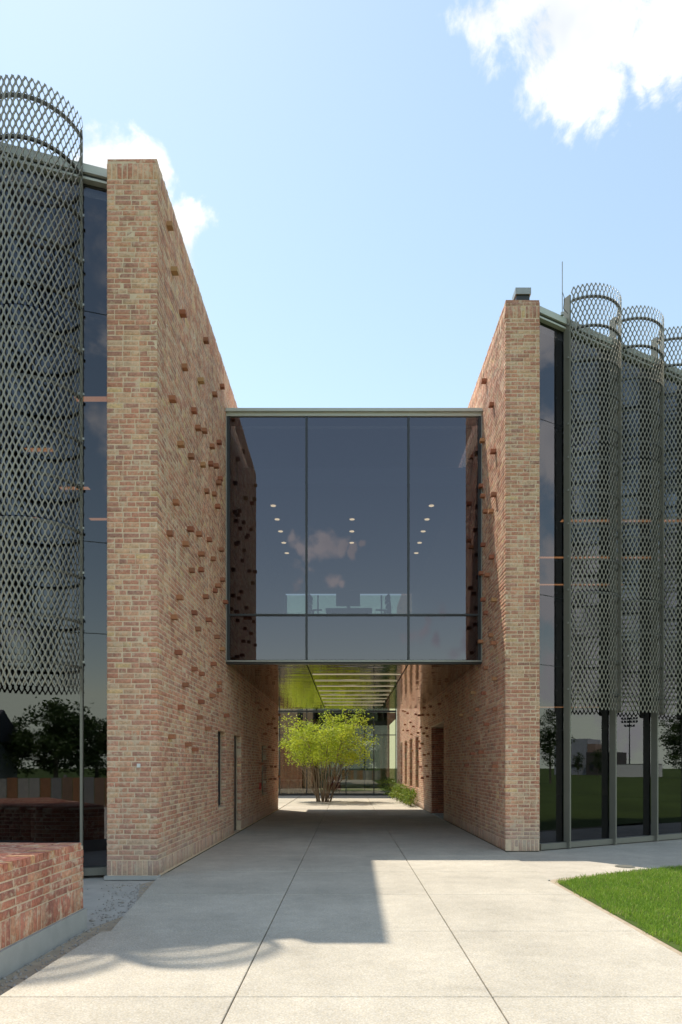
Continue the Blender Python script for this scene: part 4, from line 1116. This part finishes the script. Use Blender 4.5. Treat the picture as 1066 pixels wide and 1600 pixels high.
# house
h = empty('house', (1.2, -30.5, -.08), R(35), label='grey house with a small window, mirrored at the left picture edge', cat='house')
bx('wall', (-3, 0, 1.6), (7, 5, 3.2), pbr('house_siding', (.33, .34, .36), .8), h)
mb = MB(); mb.v = [(-6.8, -2.9, 3.1), (.8, -2.9, 3.1), (.8, 2.9, 3.1), (-6.8, 2.9, 3.1), (-6.8, 0, 5.2), (.8, 0, 5.2)]
mb.f = [(0, 1, 5, 4), (2, 3, 4, 5), (1, 2, 5), (3, 0, 4), (3, 2, 1, 0)]; mb.build('roof', pbr('house_roof', (.08, .08, .09), .9), h)
for x in (-.9, -3.4):
    w_ = bx('window', (x, 2.52, 1.9), (.9, .06, 1.2), M['white'], h); bx('pane', (0, .035, 0), (.75, .02, 1.05), M['shadow_box'], w_)
# board fence
fp = [(-6.5, -10.6), (-3.2, -8.6), (4.4, -5.5)]
t = empty('board_fence', (-3.2, -8.6, -.09), label='low fence of grey and brown boards, mirrored in the left glass behind the low wall', cat='fence')
fm = [pbr('fence_' + n, c, .85, var=.3) for n, c in (('grey', (.20, .20, .19)), ('brown', (.20, .13, .085)), ('rust', (.27, .13, .06)), ('pale', (.30, .29, .26)))]
fr_ = random.Random(3)
a, b = Vector((-8.5, -11.4, 0)), Vector((6.5, -3.6, 0)); d = (b - a); n = 46; rz = math.atan2(d.y, d.x)
for k in range(n):
    p = a + d * ((k + .5) / n) - Vector((-3.2, -8.6, 0)); hh = 1.12 + fr_.uniform(-.02, .05)
    bx('board', (p.x, p.y, hh / 2), (d.length / n - .02, .022, hh), fr_.choice(fm), t, rz)
for k in range(8):
    p = a + d * (k / 7) - Vector((-3.2, -8.6, 0)); bx('post', (p.x + .06 * math.sin(rz), p.y - .06 * math.cos(rz), .62), (.1, .1, 1.26), fm[0], t, rz)
# pale hall with dark wing, white wall, floodlight mast
h = empty('sports_hall', (128, -13.0, -.09), R(6), label='pale grey hall with a gabled end, mirrored between the first two right fins', cat='hall')
pale = pbr('hall_panel', (.42, .43, .46), .8); darkb = pbr('hall_brick', (.10, .085, .08), .9)
bx('wall', (0, -2, 3.4), (8, 6.4, 6.8), pale, h); bx('upper_band', (0, 1.9, 2.9), (8.2, 1.5, 5.8), pbr('hall_tan', (.35, .24, .18), .9), h)
bx('wing', (-2.5, 4.2, 2.1), (8, 5.0, 4.2), darkb, h); bx('window_band', (-4.03, -2.2, 1.75), (.1, 4.8, .5), M['shadow_box'], h)
for k in range(3): bx('window', (-6.52, 2.7 + k * 1.5, 1.6), (.06, .7, 1.4), M['shadow_box'], h)
t = empty('white_wall', (101.7, -.6, -.09), R(0), label='long low white wall across the lawn, mirrored between the second and third fins', cat='wall')
rzw = math.atan2(6.46, 3.89)
for k in range(5):
    u = (k - 2) * 1.56; bx('panel', (u * math.cos(rzw), u * math.sin(rzw), .95), (1.54, .2, 1.9), M['white'], t, rzw)
bx('capping', (0, 0, 1.93), (7.9, .26, .07), M['fin'], t, rzw)
t = empty('floodlight_mast', (152, -9.2, -.09), label='tall floodlight mast with rows of lamps, mirrored in the right glass', cat='floodlight mast')
MB().tube([(0, 0, 0), (0, 0, 12.3)], [.17, .09], 8).build('pole', M['frame'], t)
for zz, wv in ((12.2, 5), (11.5, 5), (10.6, 3)):
    bx('crossbar', (0, 0, zz - .25), (.12, wv * .62 + .1, .1), M['frame'], t)
    for q in range(wv + 1): bx('floodlight', (-.1, (q - wv / 2) * .6, zz), (.3, .42, .4), M['frame'], t)

print('objects', len(bpy.data.objects), 'verts', sum(len(o.data.vertices) for o in bpy.data.objects if o.type == 'MESH'))
